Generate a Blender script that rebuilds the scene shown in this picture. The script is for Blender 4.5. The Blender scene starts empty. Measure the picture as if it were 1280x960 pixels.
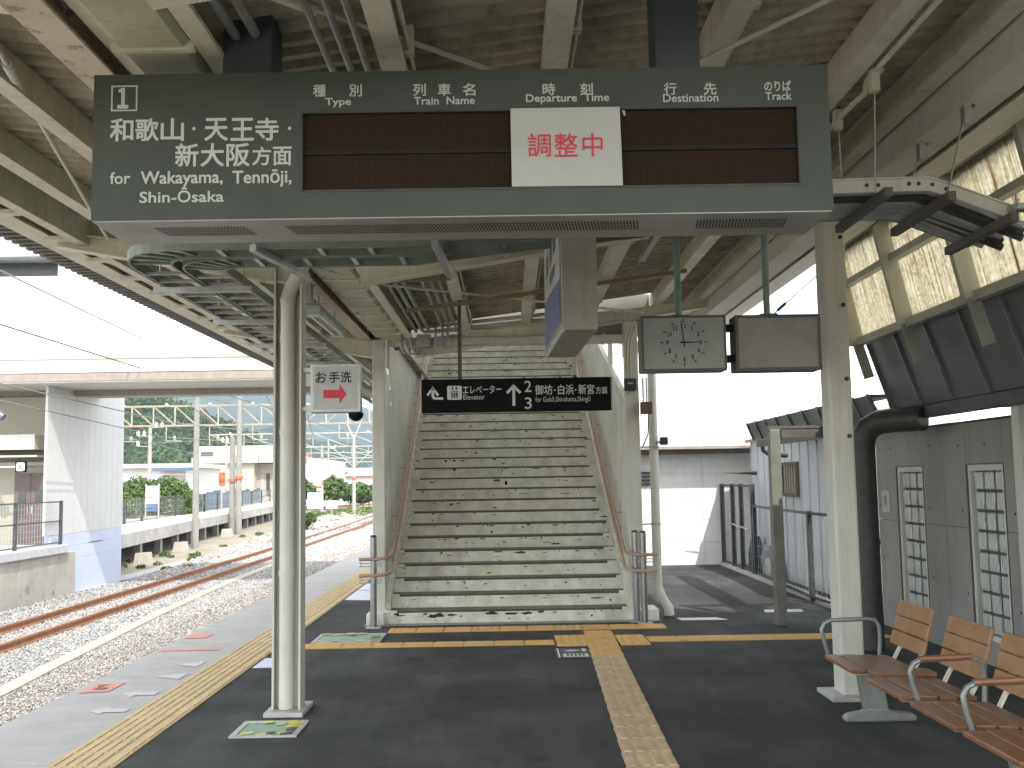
import bpy, math, random
import numpy as np
from mathutils import Vector, Matrix
random.seed(7)
rng = np.random.default_rng(11)
S = bpy.context.scene
COL = S.collection
PI = math.pi

# ------------------------------------------------------------------ camera
cam_d = bpy.data.cameras.new("camera")
cam_d.sensor_width = 36.0
cam_d.lens = 1270.0 / 1280.0 * 36.0
cam_d.clip_start = 0.05
cam_d.clip_end = 6000
cam = bpy.data.objects.new("camera", cam_d)
COL.objects.link(cam)
PITCH, YAW, ROLL = 0.09412, 0.00624, -0.0163
F = Vector((math.sin(YAW) * math.cos(PITCH), math.cos(YAW) * math.cos(PITCH), math.sin(PITCH)))
R = Vector((math.cos(YAW), -math.sin(YAW), 0))
U = R.cross(F)
c_, s_ = math.cos(ROLL), math.sin(ROLL)
R, U = c_ * R + s_ * U, -s_ * R + c_ * U
cam.matrix_world = Matrix(((R.x, U.x, -F.x, 0), (R.y, U.y, -F.y, 0), (R.z, U.z, -F.z, 1.6), (0, 0, 0, 1)))
S.camera = cam

# ------------------------------------------------------------------ sky, sun, exposure
SUN_DIR = Vector((-0.38, 0.95, -1.12)).normalized()       # the way the light travels
EL = math.asin(-SUN_DIR.z)
AZ = math.atan2(-SUN_DIR.x, -SUN_DIR.y)
W = bpy.data.worlds.new("World")
S.world = W
W.use_nodes = True
nt = W.node_tree
nt.nodes.clear()
wo = nt.nodes.new('ShaderNodeOutputWorld')
bg = nt.nodes.new('ShaderNodeBackground')
sky = nt.nodes.new('ShaderNodeTexSky')
sky.sky_type = 'NISHITA'
sky.sun_disc = False
sky.sun_elevation = EL
sky.sun_rotation = AZ
sky.air_density = 1.0
sky.dust_density = 1.4
tc = nt.nodes.new('ShaderNodeTexCoord')
mp = nt.nodes.new('ShaderNodeMapping'); mp.inputs['Scale'].default_value = (1.5, 1.5, 4.0)
nz = nt.nodes.new('ShaderNodeTexNoise'); nz.inputs['Scale'].default_value = 2.2; nz.inputs['Detail'].default_value = 7; nz.inputs['Roughness'].default_value = .6
rp = nt.nodes.new('ShaderNodeValToRGB'); rp.color_ramp.elements[0].position = .36; rp.color_ramp.elements[1].position = .58
mx = nt.nodes.new('ShaderNodeMix'); mx.data_type = 'RGBA'; mx.inputs[7].default_value = (12.6, 12.4, 11.8, 1)
mu = nt.nodes.new('ShaderNodeMath'); mu.operation = 'MULTIPLY'; mu.inputs[1].default_value = .85
L = nt.links.new
L(tc.outputs['Generated'], mp.inputs[0]); L(mp.outputs[0], nz.inputs['Vector']); L(nz.outputs['Fac'], rp.inputs[0])
L(rp.outputs[0], mu.inputs[0]); L(mu.outputs[0], mx.inputs[0]); L(sky.outputs[0], mx.inputs[6]); L(mx.outputs[2], bg.inputs[0])
L(bg.outputs[0], wo.inputs[0])
bg.inputs[1].default_value = 0.15
sd = bpy.data.lights.new("sun", 'SUN'); sd.energy = 2.05; sd.angle = math.radians(.5); sd.color = (1, .96, .89)
sun = bpy.data.objects.new("sun", sd); COL.objects.link(sun)
sun.rotation_euler = SUN_DIR.to_track_quat('-Z', 'Y').to_euler()
S.view_settings.view_transform = 'Standard'
S.view_settings.look = 'None'
S.view_settings.exposure = 1.5
S.view_settings.gamma = 1
S.cycles.max_bounces = 8
S.cycles.diffuse_bounces = 5
S.cycles.use_adaptive_sampling = True

# ------------------------------------------------------------------ materials
MATS = {}
def mat(name, col, rough=.6, metal=0., col2=None, nscale=6., amt=.5, bump=0., bscale=40., streak=None, streak_amt=0., grime=None, spec=.4, detail=5):
    """principled with a two-tone noise, optional vertical streaks and bump; positions are world positions"""
    if name in MATS: return MATS[name]
    m = bpy.data.materials.new(name); m.use_nodes = True
    n = m.node_tree.nodes; l = m.node_tree.links.new
    b = n['Principled BSDF']
    b.inputs['Roughness'].default_value = rough; b.inputs['Metallic'].default_value = metal
    b.inputs['Specular IOR Level'].default_value = spec
    g = n.new('ShaderNodeNewGeometry')
    if col2 is None: col2 = tuple(v * .8 for v in col)
    t = n.new('ShaderNodeTexNoise'); t.inputs['Scale'].default_value = nscale; t.inputs['Detail'].default_value = detail; t.inputs['Roughness'].default_value = .62
    l(g.outputs['Position'], t.inputs['Vector'])
    r = n.new('ShaderNodeValToRGB'); r.color_ramp.elements[0].position = .5 - .25 / max(amt, .05) * .5; r.color_ramp.elements[1].position = .5 + .25 / max(amt, .05) * .5
    r.color_ramp.elements[0].color = (*col2, 1); r.color_ramp.elements[1].color = (*col, 1)
    r.color_ramp.elements[0].position = max(0, .5 - .2); r.color_ramp.elements[1].position = .62
    l(t.outputs['Fac'], r.inputs[0])
    out = r.outputs[0]
    if streak is not None:
        mp = n.new('ShaderNodeMapping'); mp.inputs['Scale'].default_value = (9, 9, .9)
        l(g.outputs['Position'], mp.inputs[0])
        t2 = n.new('ShaderNodeTexNoise'); t2.inputs['Scale'].default_value = 1.6; t2.inputs['Detail'].default_value = 6; t2.inputs['Roughness'].default_value = .7
        l(mp.outputs[0], t2.inputs['Vector'])
        r2 = n.new('ShaderNodeValToRGB'); r2.color_ramp.elements[0].position = .5; r2.color_ramp.elements[1].position = .72
        l(t2.outputs['Fac'], r2.inputs[0])
        mm = n.new('ShaderNodeMath'); mm.operation = 'MULTIPLY'; mm.inputs[1].default_value = streak_amt
        l(r2.outputs[0], mm.inputs[0])
        x = n.new('ShaderNodeMix'); x.data_type = 'RGBA'; x.inputs[7].default_value = (*streak, 1)
        l(mm.outputs[0], x.inputs[0]); l(out, x.inputs[6]); out = x.outputs[2]
    if grime is not None:                                    # sparse patches of wear
        t3 = n.new('ShaderNodeTexNoise'); t3.inputs['Scale'].default_value = grime[1]; t3.inputs['Detail'].default_value = 9; t3.inputs['Roughness'].default_value = .72
        l(g.outputs['Position'], t3.inputs['Vector'])
        r3 = n.new('ShaderNodeValToRGB'); r3.color_ramp.elements[0].position = grime[2]; r3.color_ramp.elements[1].position = grime[2] + .05
        l(t3.outputs['Fac'], r3.inputs[0])
        x = n.new('ShaderNodeMix'); x.data_type = 'RGBA'; x.inputs[7].default_value = (*grime[0], 1)
        l(r3.outputs[0], x.inputs[0]); l(out, x.inputs[6]); out = x.outputs[2]
    l(out, b.inputs['Base Color'])
    if bump:
        t4 = n.new('ShaderNodeTexNoise'); t4.inputs['Scale'].default_value = bscale; t4.inputs['Detail'].default_value = 4
        l(g.outputs['Position'], t4.inputs['Vector'])
        bp = n.new('ShaderNodeBump'); bp.inputs['Strength'].default_value = bump; bp.inputs['Distance'].default_value = .02
        l(t4.outputs['Fac'], bp.inputs['Height']); l(bp.outputs[0], b.inputs['Normal'])
    MATS[name] = m
    return m

CREAM = mat('cream_paint', (.66, .645, .53), .5, col2=(.52, .505, .39), nscale=2.5, streak=(.22, .16, .09), streak_amt=.35, grime=((.12, .07, .04), 14, .73))
CREAMW = mat('pale_cream_paint', (.58, .58, .52), .5, col2=(.51, .51, .45), nscale=3, streak=(.3, .26, .16), streak_amt=.3)
RUSTCREAM = mat('flaking_cream_paint', (.62, .54, .44), .6, col2=(.5, .42, .33), nscale=4, grime=((.30, .24, .16), 9, .56))
SHEET = mat('aged_roof_sheet', (.44, .405, .31), .62, col2=(.24, .21, .14), nscale=3.5, streak=(.10, .07, .04), streak_amt=.5, bump=.15, bscale=60)
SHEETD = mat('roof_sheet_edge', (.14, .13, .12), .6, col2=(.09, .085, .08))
GUTTER = mat('gutter_paint', (.46, .46, .33), .55, col2=(.36, .35, .24), nscale=2, streak=(.25, .2, .1), streak_amt=.4)
GALV = mat('galvanised_steel', (.42, .44, .44), .42, metal=.55, col2=(.30, .32, .33), nscale=12)
TRAYG = mat('green_grey_tray', (.20, .235, .20), .5, metal=.2, col2=(.14, .17, .145), nscale=8)
DKSTEEL = mat('dark_steel', (.035, .038, .042), .5, col2=(.06, .06, .06))
POSTBR = mat('dark_brown_post', (.10, .095, .085), .5, col2=(.07, .065, .06))
BRDGREY = mat('board_green_grey', (.062, .074, .062), .45, col2=(.052, .062, .053), nscale=5, spec=.25, grime=((.13, .14, .13), 30, .74))
BRDPOST = mat('board_post_grey', (.055, .07, .072), .5, col2=(.045, .058, .06))
BRDUNDER = mat('board_underside', (.30, .29, .27), .4, metal=.3, col2=(.22, .22, .20), nscale=6)
VENT = mat('vent_black', (.012, .012, .012), .8)
WHITEPR = mat('white_print', (.50, .53, .49), .5, col2=(.46, .49, .45), nscale=20)
WHITELT = mat('white_lettering', (.72, .74, .72), .5, col2=(.68, .70, .68))
BLACKPR = mat('black_print', (.02, .02, .022), .5)
REDPR = mat('red_print', (.62, .03, .06), .5, col2=(.55, .03, .06))
PAPER = mat('paper', (.44, .45, .42), .7, col2=(.41, .42, .39), nscale=8)
SIGNBLK = mat('sign_black', (.006, .008, .009), .6, spec=.12)
SIGNWHT = mat('aged_white_acrylic', (.42, .43, .415), .35, col2=(.37, .38, .365), nscale=5, grime=((.38, .36, .30), 25, .7))
SIGNFRM = mat('aluminium_frame', (.44, .45, .44), .4, metal=.5, col2=(.36, .37, .36), nscale=12)
CLOCKF = mat('clock_face', (.28, .32, .295), .4, col2=(.23, .255, .245), nscale=4)
CLOCKFR = mat('clock_case', (.10, .09, .085), .5, col2=(.11, .10, .09), nscale=12, grime=((.28, .27, .24), 18, .66))
BLANKF = mat('blank_panel', (.27, .265, .25), .4, col2=(.20, .195, .185), nscale=3)
SIGNGREY = mat('grey_sign_case', (.30, .30, .26), .5, col2=(.24, .24, .20), nscale=4, streak=(.12, .11, .08), streak_amt=.5)
SIGNBLUE = mat('poster_blue', (.07, .09, .19), .4, col2=(.16, .18, .26), nscale=16)
SEAGRN = mat('sea_green_pipe', (.22, .33, .29), .45, col2=(.17, .26, .23), nscale=9)
ASPHALT = mat('asphalt', (.068, .071, .070), .9, col2=(.043, .046, .045), nscale=1.1, bump=.6, bscale=140, grime=((.085, .088, .085), 45, .66), detail=12, spec=.25)
def asphalt_mat():
    m = ASPHALT; n = m.node_tree.nodes; l = m.node_tree.links.new; b = n['Principled BSDF']; g = n.new('ShaderNodeNewGeometry')
    src = b.inputs['Base Color'].links[0].from_socket
    def layer(scale, p0, p1, c0, c1, det=4, src=None, stretch=None):
        t = n.new('ShaderNodeTexNoise'); t.inputs['Scale'].default_value = scale; t.inputs['Detail'].default_value = det
        if stretch: q = n.new('ShaderNodeMapping'); q.inputs['Scale'].default_value = stretch; l(g.outputs['Position'], q.inputs[0]); l(q.outputs[0], t.inputs['Vector'])
        else: l(g.outputs['Position'], t.inputs['Vector'])
        r = n.new('ShaderNodeValToRGB'); r.color_ramp.elements[0].position = p0; r.color_ramp.elements[1].position = p1
        r.color_ramp.elements[0].color = (c0, c0, c0, 1); r.color_ramp.elements[1].color = (c1, c1, c1, 1); l(t.outputs['Fac'], r.inputs[0])
        x = n.new('ShaderNodeMix'); x.data_type = 'RGBA'; x.blend_type = 'MULTIPLY'; x.inputs[0].default_value = 1; l(src, x.inputs[6]); l(r.outputs[0], x.inputs[7]); return x.outputs[2]
    src = layer(.55, .38, .62, .78, 1.22, 6, src)
    src = layer(170, .35, .68, .62, 1.45, 2, src)
    src = layer(2.6, .64, .70, 1.0, .68, 5, src)
    src = layer(1.3, .40, .60, .90, 1.12, 8, src, (3.5, .5, 1))
    vo = n.new('ShaderNodeTexVoronoi'); vo.inputs['Scale'].default_value = 2.3; l(g.outputs['Position'], vo.inputs['Vector'])
    r = n.new('ShaderNodeValToRGB'); r.color_ramp.elements[0].position = .022; r.color_ramp.elements[1].position = .03; r.color_ramp.elements[0].color = (1, 1, 1, 1); r.color_ramp.elements[1].color = (0, 0, 0, 1)
    l(vo.outputs['Distance'], r.inputs[0])
    x = n.new('ShaderNodeMix'); x.data_type = 'RGBA'; x.inputs[7].default_value = (.16, .16, .155, 1); l(r.outputs[0], x.inputs[0]); l(src, x.inputs[6]); l(x.outputs[2], b.inputs['Base Color'])
asphalt_mat()
CONC = mat('platform_concrete', (.44, .43, .42), .8, col2=(.37, .36, .35), nscale=3, bump=.2, bscale=120, grime=((.28, .27, .26), 18, .7))
OLDCONC = mat('old_concrete', (.40, .38, .34), .85, col2=(.27, .255, .225), nscale=.9, grime=((.16, .15, .13), 1.1, .58), streak=(.12, .11, .10), streak_amt=.08, bump=.4, bscale=30)
FAIRCONC = mat('fair_faced_concrete', (.29, .29, .275), .75, col2=(.24, .24, .225), nscale=1.8, streak=(.13, .135, .13), streak_amt=.3, bump=.1, bscale=20)
TACT = mat('tactile_yellow', (.66, .42, .15), .7, col2=(.55, .34, .12), nscale=5, grime=((.32, .22, .10), 16, .68))
TACTO = mat('tactile_beige', (.58, .46, .245), .7, col2=(.48, .375, .19), nscale=4, grime=((.36, .26, .14), 22, .68))
TACTW = mat('tactile_worn', (.56, .43, .27), .7, col2=(.42, .31, .18), nscale=7)
STAIRP = mat('stair_paint', (.74, .74, .66), .65, col2=(.50, .49, .41), nscale=5, streak=(.24, .23, .16), streak_amt=.2, grime=((.07, .068, .052), 13, .63), bump=.2, bscale=30)
STAIRG = mat('stair_paint_green', (.67, .71, .58), .65, col2=(.47, .51, .38), nscale=5, streak=(.24, .23, .16), streak_amt=.15, grime=((.07, .068, .05), 10, .69))
STAIRD = mat('stair_nosing', (.10, .095, .07), .8, col2=(.05, .045, .03), nscale=9)
STAIRT = mat('stair_tread', (.20, .19, .155), .8, col2=(.10, .095, .07), nscale=5)
PANELW = mat('stair_wall_panel', (.70, .70, .65), .5, col2=(.60, .60, .54), nscale=2, streak=(.2, .18, .14), streak_amt=.4)
HANDR = mat('handrail_brown', (.42, .29, .22), .45, col2=(.34, .23, .17), nscale=15)
WHITEW = mat('white_cladding', (.70, .70, .69), .5, col2=(.63, .63, .62), nscale=2, streak=(.45, .44, .42), streak_amt=.3)
WHITEG = mat('tower_cladding', (.50, .505, .505), .45, col2=(.46, .465, .465), nscale=1)
BLUEG = mat('pale_blue_render', (.42, .455, .57), .6, col2=(.45, .50, .64), nscale=1.5)
BEIGEB = mat('beige_band', (.58, .55, .42), .6, col2=(.52, .49, .36))
GIRDER = mat('girder_brown', (.26, .23, .20), .6, col2=(.20, .175, .15))
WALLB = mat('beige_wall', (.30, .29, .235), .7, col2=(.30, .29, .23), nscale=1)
DOORB = mat('brown_door', (.13, .095, .09), .5, col2=(.10, .075, .07))
GLASS = mat('dark_glass', (.05, .06, .065), .1, spec=.6)
FASCIA = mat('slate_fascia', (.092, .108, .11), .45, col2=(.076, .09, .093), nscale=2, metal=.1, streak=(.14, .15, .15), streak_amt=.25)
FASCIAS = mat('fascia_seam', (.16, .18, .18), .4, metal=.2)
BLKPIPE = mat('black_pipe', (.035, .035, .033), .5, col2=(.06, .06, .055), nscale=10)
WBFRAME = mat('windbreak_frame', (.44, .45, .39), .5, col2=(.34, .35, .29), nscale=4, streak=(.25, .22, .15), streak_amt=.35)
WOODS = mat('seat_wood', (.23, .112, .052), .34, col2=(.15, .07, .032), nscale=9, spec=.55, streak=(.07, .03, .015), streak_amt=.0)
WOODB = mat('back_wood', (.31, .17, .072), .42, col2=(.24, .125, .05), nscale=7, spec=.5)
BENCHM = mat('bench_grey_metal', (.26, .28, .27), .38, metal=.4, col2=(.20, .22, .21))
RUST = mat('rusty_rail', (.29, .14, .075), .8, col2=(.18, .08, .045), nscale=9)
SLEEP = mat('sleeper', (.26, .23, .20), .9, col2=(.16, .14, .12), nscale=3)
STONE = mat('ballast_stone', (.32, .31, .30), .9, col2=(.36, .34, .32), nscale=11, detail=2)
STONEB = mat('brown_ballast', (.46, .35, .27), .9, col2=(.33, .24, .18), nscale=9, detail=2)
EARTH = mat('earth', (.24, .21, .165), .95, col2=(.16, .14, .105), nscale=.7, bump=.5, bscale=12)
SANDC = mat('buried_kerb', (.34, .31, .255), .85, col2=(.27, .24, .195), nscale=4)
LEAF = mat('leaf_green', (.055, .095, .022), .6, col2=(.035, .075, .018), nscale=2.0, spec=.2)
LEAFL = mat('leaf_light', (.11, .16, .04), .6, col2=(.08, .13, .03), nscale=2.0, spec=.2)
FOREST = mat('forest_leaf', (.045, .075, .022), .8, col2=(.022, .042, .014), nscale=.12, spec=.1)
FORESTL = mat('forest_leaf_light', (.085, .125, .032), .8, col2=(.05, .08, .022), nscale=.15, spec=.1)
MOUNT = mat('mountain_forest', (.030, .046, .026), .95, col2=(.010, .018, .010), nscale=.03, spec=.05, detail=10)
POLE = mat('concrete_pole', (.24, .235, .215), .8, col2=(.19, .185, .165), nscale=3)
GANTRY = mat('gantry_paint', (.30, .26, .20), .6, col2=(.24, .18, .125), nscale=1.5)
GANTRYW = mat('gantry_pale', (.34, .335, .30), .6, col2=(.26, .25, .22), nscale=1.5)
INSUL = mat('insulator_white', (.75, .77, .80), .3)
WIRE = mat('wire', (.05, .05, .05), .5)
WIREL = mat('bright_wire', (.16, .17, .17), .5)
HWHITE = mat('house_white', (.56, .555, .54), .7, col2=(.50, .495, .47), nscale=.5)
HBEIGE = mat('house_beige', (.42, .39, .30), .7, col2=(.37, .34, .26), nscale=.4)
HROOF = mat('house_roof', (.34, .335, .31), .7, col2=(.28, .27, .25), nscale=.5)
HROOFB = mat('house_roof_blue', (.10, .14, .26), .6)
REDR = mat('red_roof', (.55, .09, .05), .6)
BLUEF = mat('blue_sheet', (.055, .11, .165), .7, col2=(.03, .06, .10), nscale=.9, streak=(.12, .14, .15), streak_amt=.5)
ORANGE = mat('orange_paint', (.42, .12, .05), .6)
SALMON = mat('salmon_marking', (.72, .27, .19), .8, col2=(.58, .33, .27), nscale=20)
WHITEMK = mat('white_marking', (.55, .55, .53), .8, col2=(.54, .54, .52), nscale=20)
YTAPE = mat('yellow_tape', (.70, .60, .12), .55, col2=(.60, .52, .14), nscale=15)
GTAPE = mat('green_plate', (.26, .40, .31), .6, col2=(.20, .32, .25), nscale=12)
SILV = mat('hatch_frame', (.50, .50, .49), .5, metal=.3)
BLUEST = mat('pale_blue_sticker', (.62, .66, .80), .5, col2=(.56, .60, .74), nscale=8)
GREENBX = mat('grey_blue_box', (.22, .24, .27), .6)
FIREW = mat('old_timber', (.14, .115, .09), .85, col2=(.09, .07, .055))
SHEDW = mat('shed_white_metal', (.56, .59, .63), .5, col2=(.50, .53, .57), nscale=1.5, streak=(.35, .30, .24), streak_amt=.3)
TUBE = mat('lamp_tube', (.75, .75, .70), .3)

def led_mat():
    m = bpy.data.materials.new('led_matrix'); m.use_nodes = True
    n = m.node_tree.nodes; l = m.node_tree.links.new; b = n['Principled BSDF']
    g = n.new('ShaderNodeNewGeometry'); sx = n.new('ShaderNodeSeparateXYZ'); l(g.outputs['Position'], sx.inputs[0])
    def cell(o):
        a = n.new('ShaderNodeMath'); a.operation = 'MULTIPLY'; a.inputs[1].default_value = 1 / .0085; l(o, a.inputs[0])
        f = n.new('ShaderNodeMath'); f.operation = 'FRACT'; l(a.outputs[0], f.inputs[0])
        s = n.new('ShaderNodeMath'); s.operation = 'SUBTRACT'; s.inputs[1].default_value = .5; l(f.outputs[0], s.inputs[0])
        p = n.new('ShaderNodeMath'); p.operation = 'ABSOLUTE'; l(s.outputs[0], p.inputs[0]); return p.outputs[0]
    mxx = n.new('ShaderNodeMath'); mxx.operation = 'MAXIMUM'; l(cell(sx.outputs[0]), mxx.inputs[0]); l(cell(sx.outputs[2]), mxx.inputs[1])
    r = n.new('ShaderNodeValToRGB'); r.color_ramp.elements[0].position = .30; r.color_ramp.elements[1].position = .42
    r.color_ramp.elements[0].color = (.046, .030, .019, 1); r.color_ramp.elements[1].color = (.012, .009, .006, 1)
    l(mxx.outputs[0], r.inputs[0]); l(r.outputs[0], b.inputs['Base Color']); b.inputs['Roughness'].default_value = .8; b.inputs['Specular IOR Level'].default_value = .08
    return m
LED = led_mat()

def translucent_mat():
    """dirty corrugated fibre-glass sheet that lets daylight through"""
    m = bpy.data.materials.new('dirty_translucent_sheet'); m.use_nodes = True
    n = m.node_tree.nodes; l = m.node_tree.links.new; b = n['Principled BSDF']; o = n['Material Output']
    g = n.new('ShaderNodeNewGeometry')
    mp = n.new('ShaderNodeMapping'); mp.inputs['Scale'].default_value = (0, 60, 1.0); l(g.outputs['Position'], mp.inputs[0])
    t = n.new('ShaderNodeTexNoise'); t.inputs['Scale'].default_value = 1.0; t.inputs['Detail'].default_value = 4; t.inputs['Roughness'].default_value = .6; l(mp.outputs[0], t.inputs['Vector'])
    tb_ = n.new('ShaderNodeTexNoise'); tb_.inputs['Scale'].default_value = 26; tb_.inputs['Detail'].default_value = 8; tb_.inputs['Roughness'].default_value = .7; l(g.outputs['Position'], tb_.inputs['Vector'])
    ad = n.new('ShaderNodeMath'); ad.operation = 'ADD'; l(t.outputs['Fac'], ad.inputs[0]); l(tb_.outputs['Fac'], ad.inputs[1])
    hv = n.new('ShaderNodeMath'); hv.operation = 'MULTIPLY'; hv.inputs[1].default_value = .5; l(ad.outputs[0], hv.inputs[0])
    r = n.new('ShaderNodeValToRGB'); e = r.color_ramp.elements
    e[0].position = .38; e[0].color = (.44, .37, .25, 1); e[1].position = .60; e[1].color = (.80, .79, .71, 1)
    k = e.new(.49); k.color = (.66, .62, .50, 1); l(hv.outputs[0], r.inputs[0])
    mp2 = n.new('ShaderNodeMapping'); mp2.inputs['Scale'].default_value = (0, 2.6, .10); l(g.outputs['Position'], mp2.inputs[0])
    t2 = n.new('ShaderNodeTexNoise'); t2.inputs['Scale'].default_value = 2.4; t2.inputs['Detail'].default_value = 4; l(mp2.outputs[0], t2.inputs['Vector'])
    r2 = n.new('ShaderNodeValToRGB'); r2.color_ramp.elements[0].position = .60; r2.color_ramp.elements[1].position = .68; l(t2.outputs['Fac'], r2.inputs[0])
    x = n.new('ShaderNodeMix'); x.data_type = 'RGBA'; x.inputs[7].default_value = (.26, .17, .09, 1)
    l(r2.outputs[0], x.inputs[0]); l(r.outputs[0], x.inputs[6])
    tr = n.new('ShaderNodeBsdfTranslucent'); l(x.outputs[2], tr.inputs[0]); l(x.outputs[2], b.inputs['Base Color'])
    ms = n.new('ShaderNodeMixShader'); ms.inputs[0].default_value = .8; l(b.outputs[0], ms.inputs[1]); l(tr.outputs[0], ms.inputs[2]); l(ms.outputs[0], o.inputs[0])
    return m
TRANSL = translucent_mat()

def stair_fill_light_mat():  # translucency added to light the stairs from above, out of view
    m = bpy.data.materials.new('stair_fill_light_sheet'); m.use_nodes = True
    n = m.node_tree.nodes; l = m.node_tree.links.new; b = n['Principled BSDF']; o = n['Material Output']
    b.inputs['Base Color'].default_value = (.6, .6, .55, 1)
    g = n.new('ShaderNodeNewGeometry'); t = n.new('ShaderNodeTexNoise'); t.inputs['Scale'].default_value = 2; l(g.outputs['Position'], t.inputs['Vector'])
    r = n.new('ShaderNodeValToRGB'); r.color_ramp.elements[0].color = (.44, .44, .42, 1); r.color_ramp.elements[1].color = (.56, .56, .54, 1); l(t.outputs['Fac'], r.inputs[0])
    tr = n.new('ShaderNodeBsdfTranslucent'); l(r.outputs[0], tr.inputs[0])
    ms = n.new('ShaderNodeMixShader'); ms.inputs[0].default_value = .72; l(b.outputs[0], ms.inputs[1]); l(tr.outputs[0], ms.inputs[2]); l(ms.outputs[0], o.inputs[0])
    return m

def glassblock_mat():
    m = bpy.data.materials.new('glass_block'); m.use_nodes = True
    n = m.node_tree.nodes; l = m.node_tree.links.new; b = n['Principled BSDF']
    b.inputs['Base Color'].default_value = (.30, .33, .32, 1); b.inputs['Roughness'].default_value = .12
    b.inputs['Specular IOR Level'].default_value = .9
    g = n.new('ShaderNodeNewGeometry')
    mp = n.new('ShaderNodeMapping'); mp.inputs['Scale'].default_value = (1, 1.6, .7); l(g.outputs['Position'], mp.inputs[0])
    w = n.new('ShaderNodeTexWave'); w.bands_direction = 'Y'; w.inputs['Scale'].default_value = 9; w.inputs['Distortion'].default_value = 6; w.inputs['Detail'].default_value = 2
    l(mp.outputs[0], w.inputs[0])
    bp = n.new('ShaderNodeBump'); bp.inputs['Strength'].default_value = .5; bp.inputs['Distance'].default_value = .02
    l(w.outputs['Fac'], bp.inputs['Height']); l(bp.outputs[0], b.inputs['Normal'])
    r = n.new('ShaderNodeValToRGB'); r.color_ramp.elements[0].color = (.34, .37, .35, 1); r.color_ramp.elements[1].color = (.66, .69, .66, 1)
    l(w.outputs['Fac'], r.inputs[0]); l(r.outputs[0], b.inputs['Base Color'])
    return m
GBLOCK = glassblock_mat()

# ------------------------------------------------------------------ mesh helpers
class MB:
    def __init__(s): s.v = []; s.f = []; s.m = []; s.sm = []
    def add(s, v, f, m=0, smooth=False):
        k = len(s.v); s.v += [tuple(p) for p in v]
        for q in f: s.f.append(tuple(i + k for i in q)); s.m.append(m); s.sm.append(smooth)
        return s
    def box(s, x0, x1, y0, y1, z0, z1, m=0):
        v = [(x, y, z) for z in (z0, z1) for y in (y0, y1) for x in (x0, x1)]
        return s.add(v, [(0, 2, 3, 1), (4, 5, 7, 6), (0, 1, 5, 4), (2, 6, 7, 3), (0, 4, 6, 2), (1, 3, 7, 5)], m)
    def hexa(s, lo, hi, m=0):
        """lo, hi: four corners each, counter-clockwise seen from above"""
        return s.add(list(lo) + list(hi), [(3, 2, 1, 0), (4, 5, 6, 7), (0, 1, 5, 4), (1, 2, 6, 5), (2, 3, 7, 6), (3, 0, 4, 7)], m)
    def bar(s, p0, p1, w, h, m=0, up=(0, 0, 1)):
        """rectangular bar from p0 to p1: w sideways, h along up"""
        p0 = Vector(p0); p1 = Vector(p1); d = (p1 - p0).normalized(); u = Vector(up)
        a = d.cross(u)
        if a.length < 1e-4: a = d.cross(Vector((1, 0, 0)))
        a.normalize(); u = a.cross(d).normalized()
        q = [(-w / 2, -h / 2), (w / 2, -h / 2), (w / 2, h / 2), (-w / 2, h / 2)]
        v = [p + a * i + u * j for p in (p0, p1) for i, j in q]
        return s.add(v, [(0, 1, 2, 3), (7, 6, 5, 4), (0, 4, 5, 1), (1, 5, 6, 2), (2, 6, 7, 3), (3, 7, 4, 0)], m)
    def prism(s, prof, axis, a0, a1, m=0):
        """prof: 2D outline; axis 'x': (y,z), 'y': (x,z), 'z': (x,y)"""
        def P(u, v, t): return {'x': (t, u, v), 'y': (u, t, v), 'z': (u, v, t)}[axis]
        k = len(prof); v = [P(u, w, a0) for u, w in prof] + [P(u, w, a1) for u, w in prof]
        f = [(i, (i + 1) % k, (i + 1) % k + k, i + k) for i in range(k)] + [tuple(range(k))[::-1], tuple(range(k, 2 * k))]
        return s.add(v, f, m)
    def tube(s, pts, r, n=10, m=0, cap=True):
        pts = [Vector(p) for p in pts]; k = len(pts); V = []; f = []; prev = None
        for i, p in enumerate(pts):
            d = (pts[min(i + 1, k - 1)] - pts[max(i - 1, 0)]).normalized()
            if prev is None:
                a = d.cross(Vector((0, 0, 1)))
                if a.length < .1: a = d.cross(Vector((1, 0, 0)))
            else: a = prev - d * prev.dot(d)
            a.normalize(); prev = a; b = d.cross(a)
            rr = r[i] if isinstance(r, (list, tuple)) else r
            for j in range(n):
                t = 2 * PI * j / n; V.append(p + (a * math.cos(t) + b * math.sin(t)) * rr)
        for i in range(k - 1):
            for j in range(n):
                f.append((i * n + j, i * n + (j + 1) % n, (i + 1) * n + (j + 1) % n, (i + 1) * n + j))
        s.add(V, f, m, True)
        if cap:
            s.add(V[:n], [tuple(range(n))[::-1]], m); s.add(V[-n:], [tuple(range(n))], m)
        return s
    def build(s, name, mats, parent=None, bevel=0, rot=None):
        me = bpy.data.meshes.new(name); me.from_pydata(s.v, [], s.f)
        if not isinstance(mats, (list, tuple)): mats = [mats]
        for q in mats: me.materials.append(q)
        me.polygons.foreach_set('material_index', s.m); me.polygons.foreach_set('use_smooth', s.sm); me.update()
        bm = __import__('bmesh').new(); bm.from_mesh(me); __import__('bmesh').ops.recalc_face_normals(bm, faces=bm.faces); bm.to_mesh(me); bm.free()
        o = bpy.data.objects.new(name, me); COL.objects.link(o)
        if parent is not None: o.parent = parent; o.matrix_parent_inverse = inv(parent)
        if bevel:
            b = o.modifiers.new('bevel', 'BEVEL'); b.width = bevel; b.segments = 2; b.limit_method = 'ANGLE'; b.angle_limit = .6
        return o
def world_of(o):
    m = Matrix.Translation(o.location) @ o.rotation_euler.to_matrix().to_4x4()
    return m if o.parent is None else world_of(o.parent) @ o.matrix_parent_inverse @ m
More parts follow.
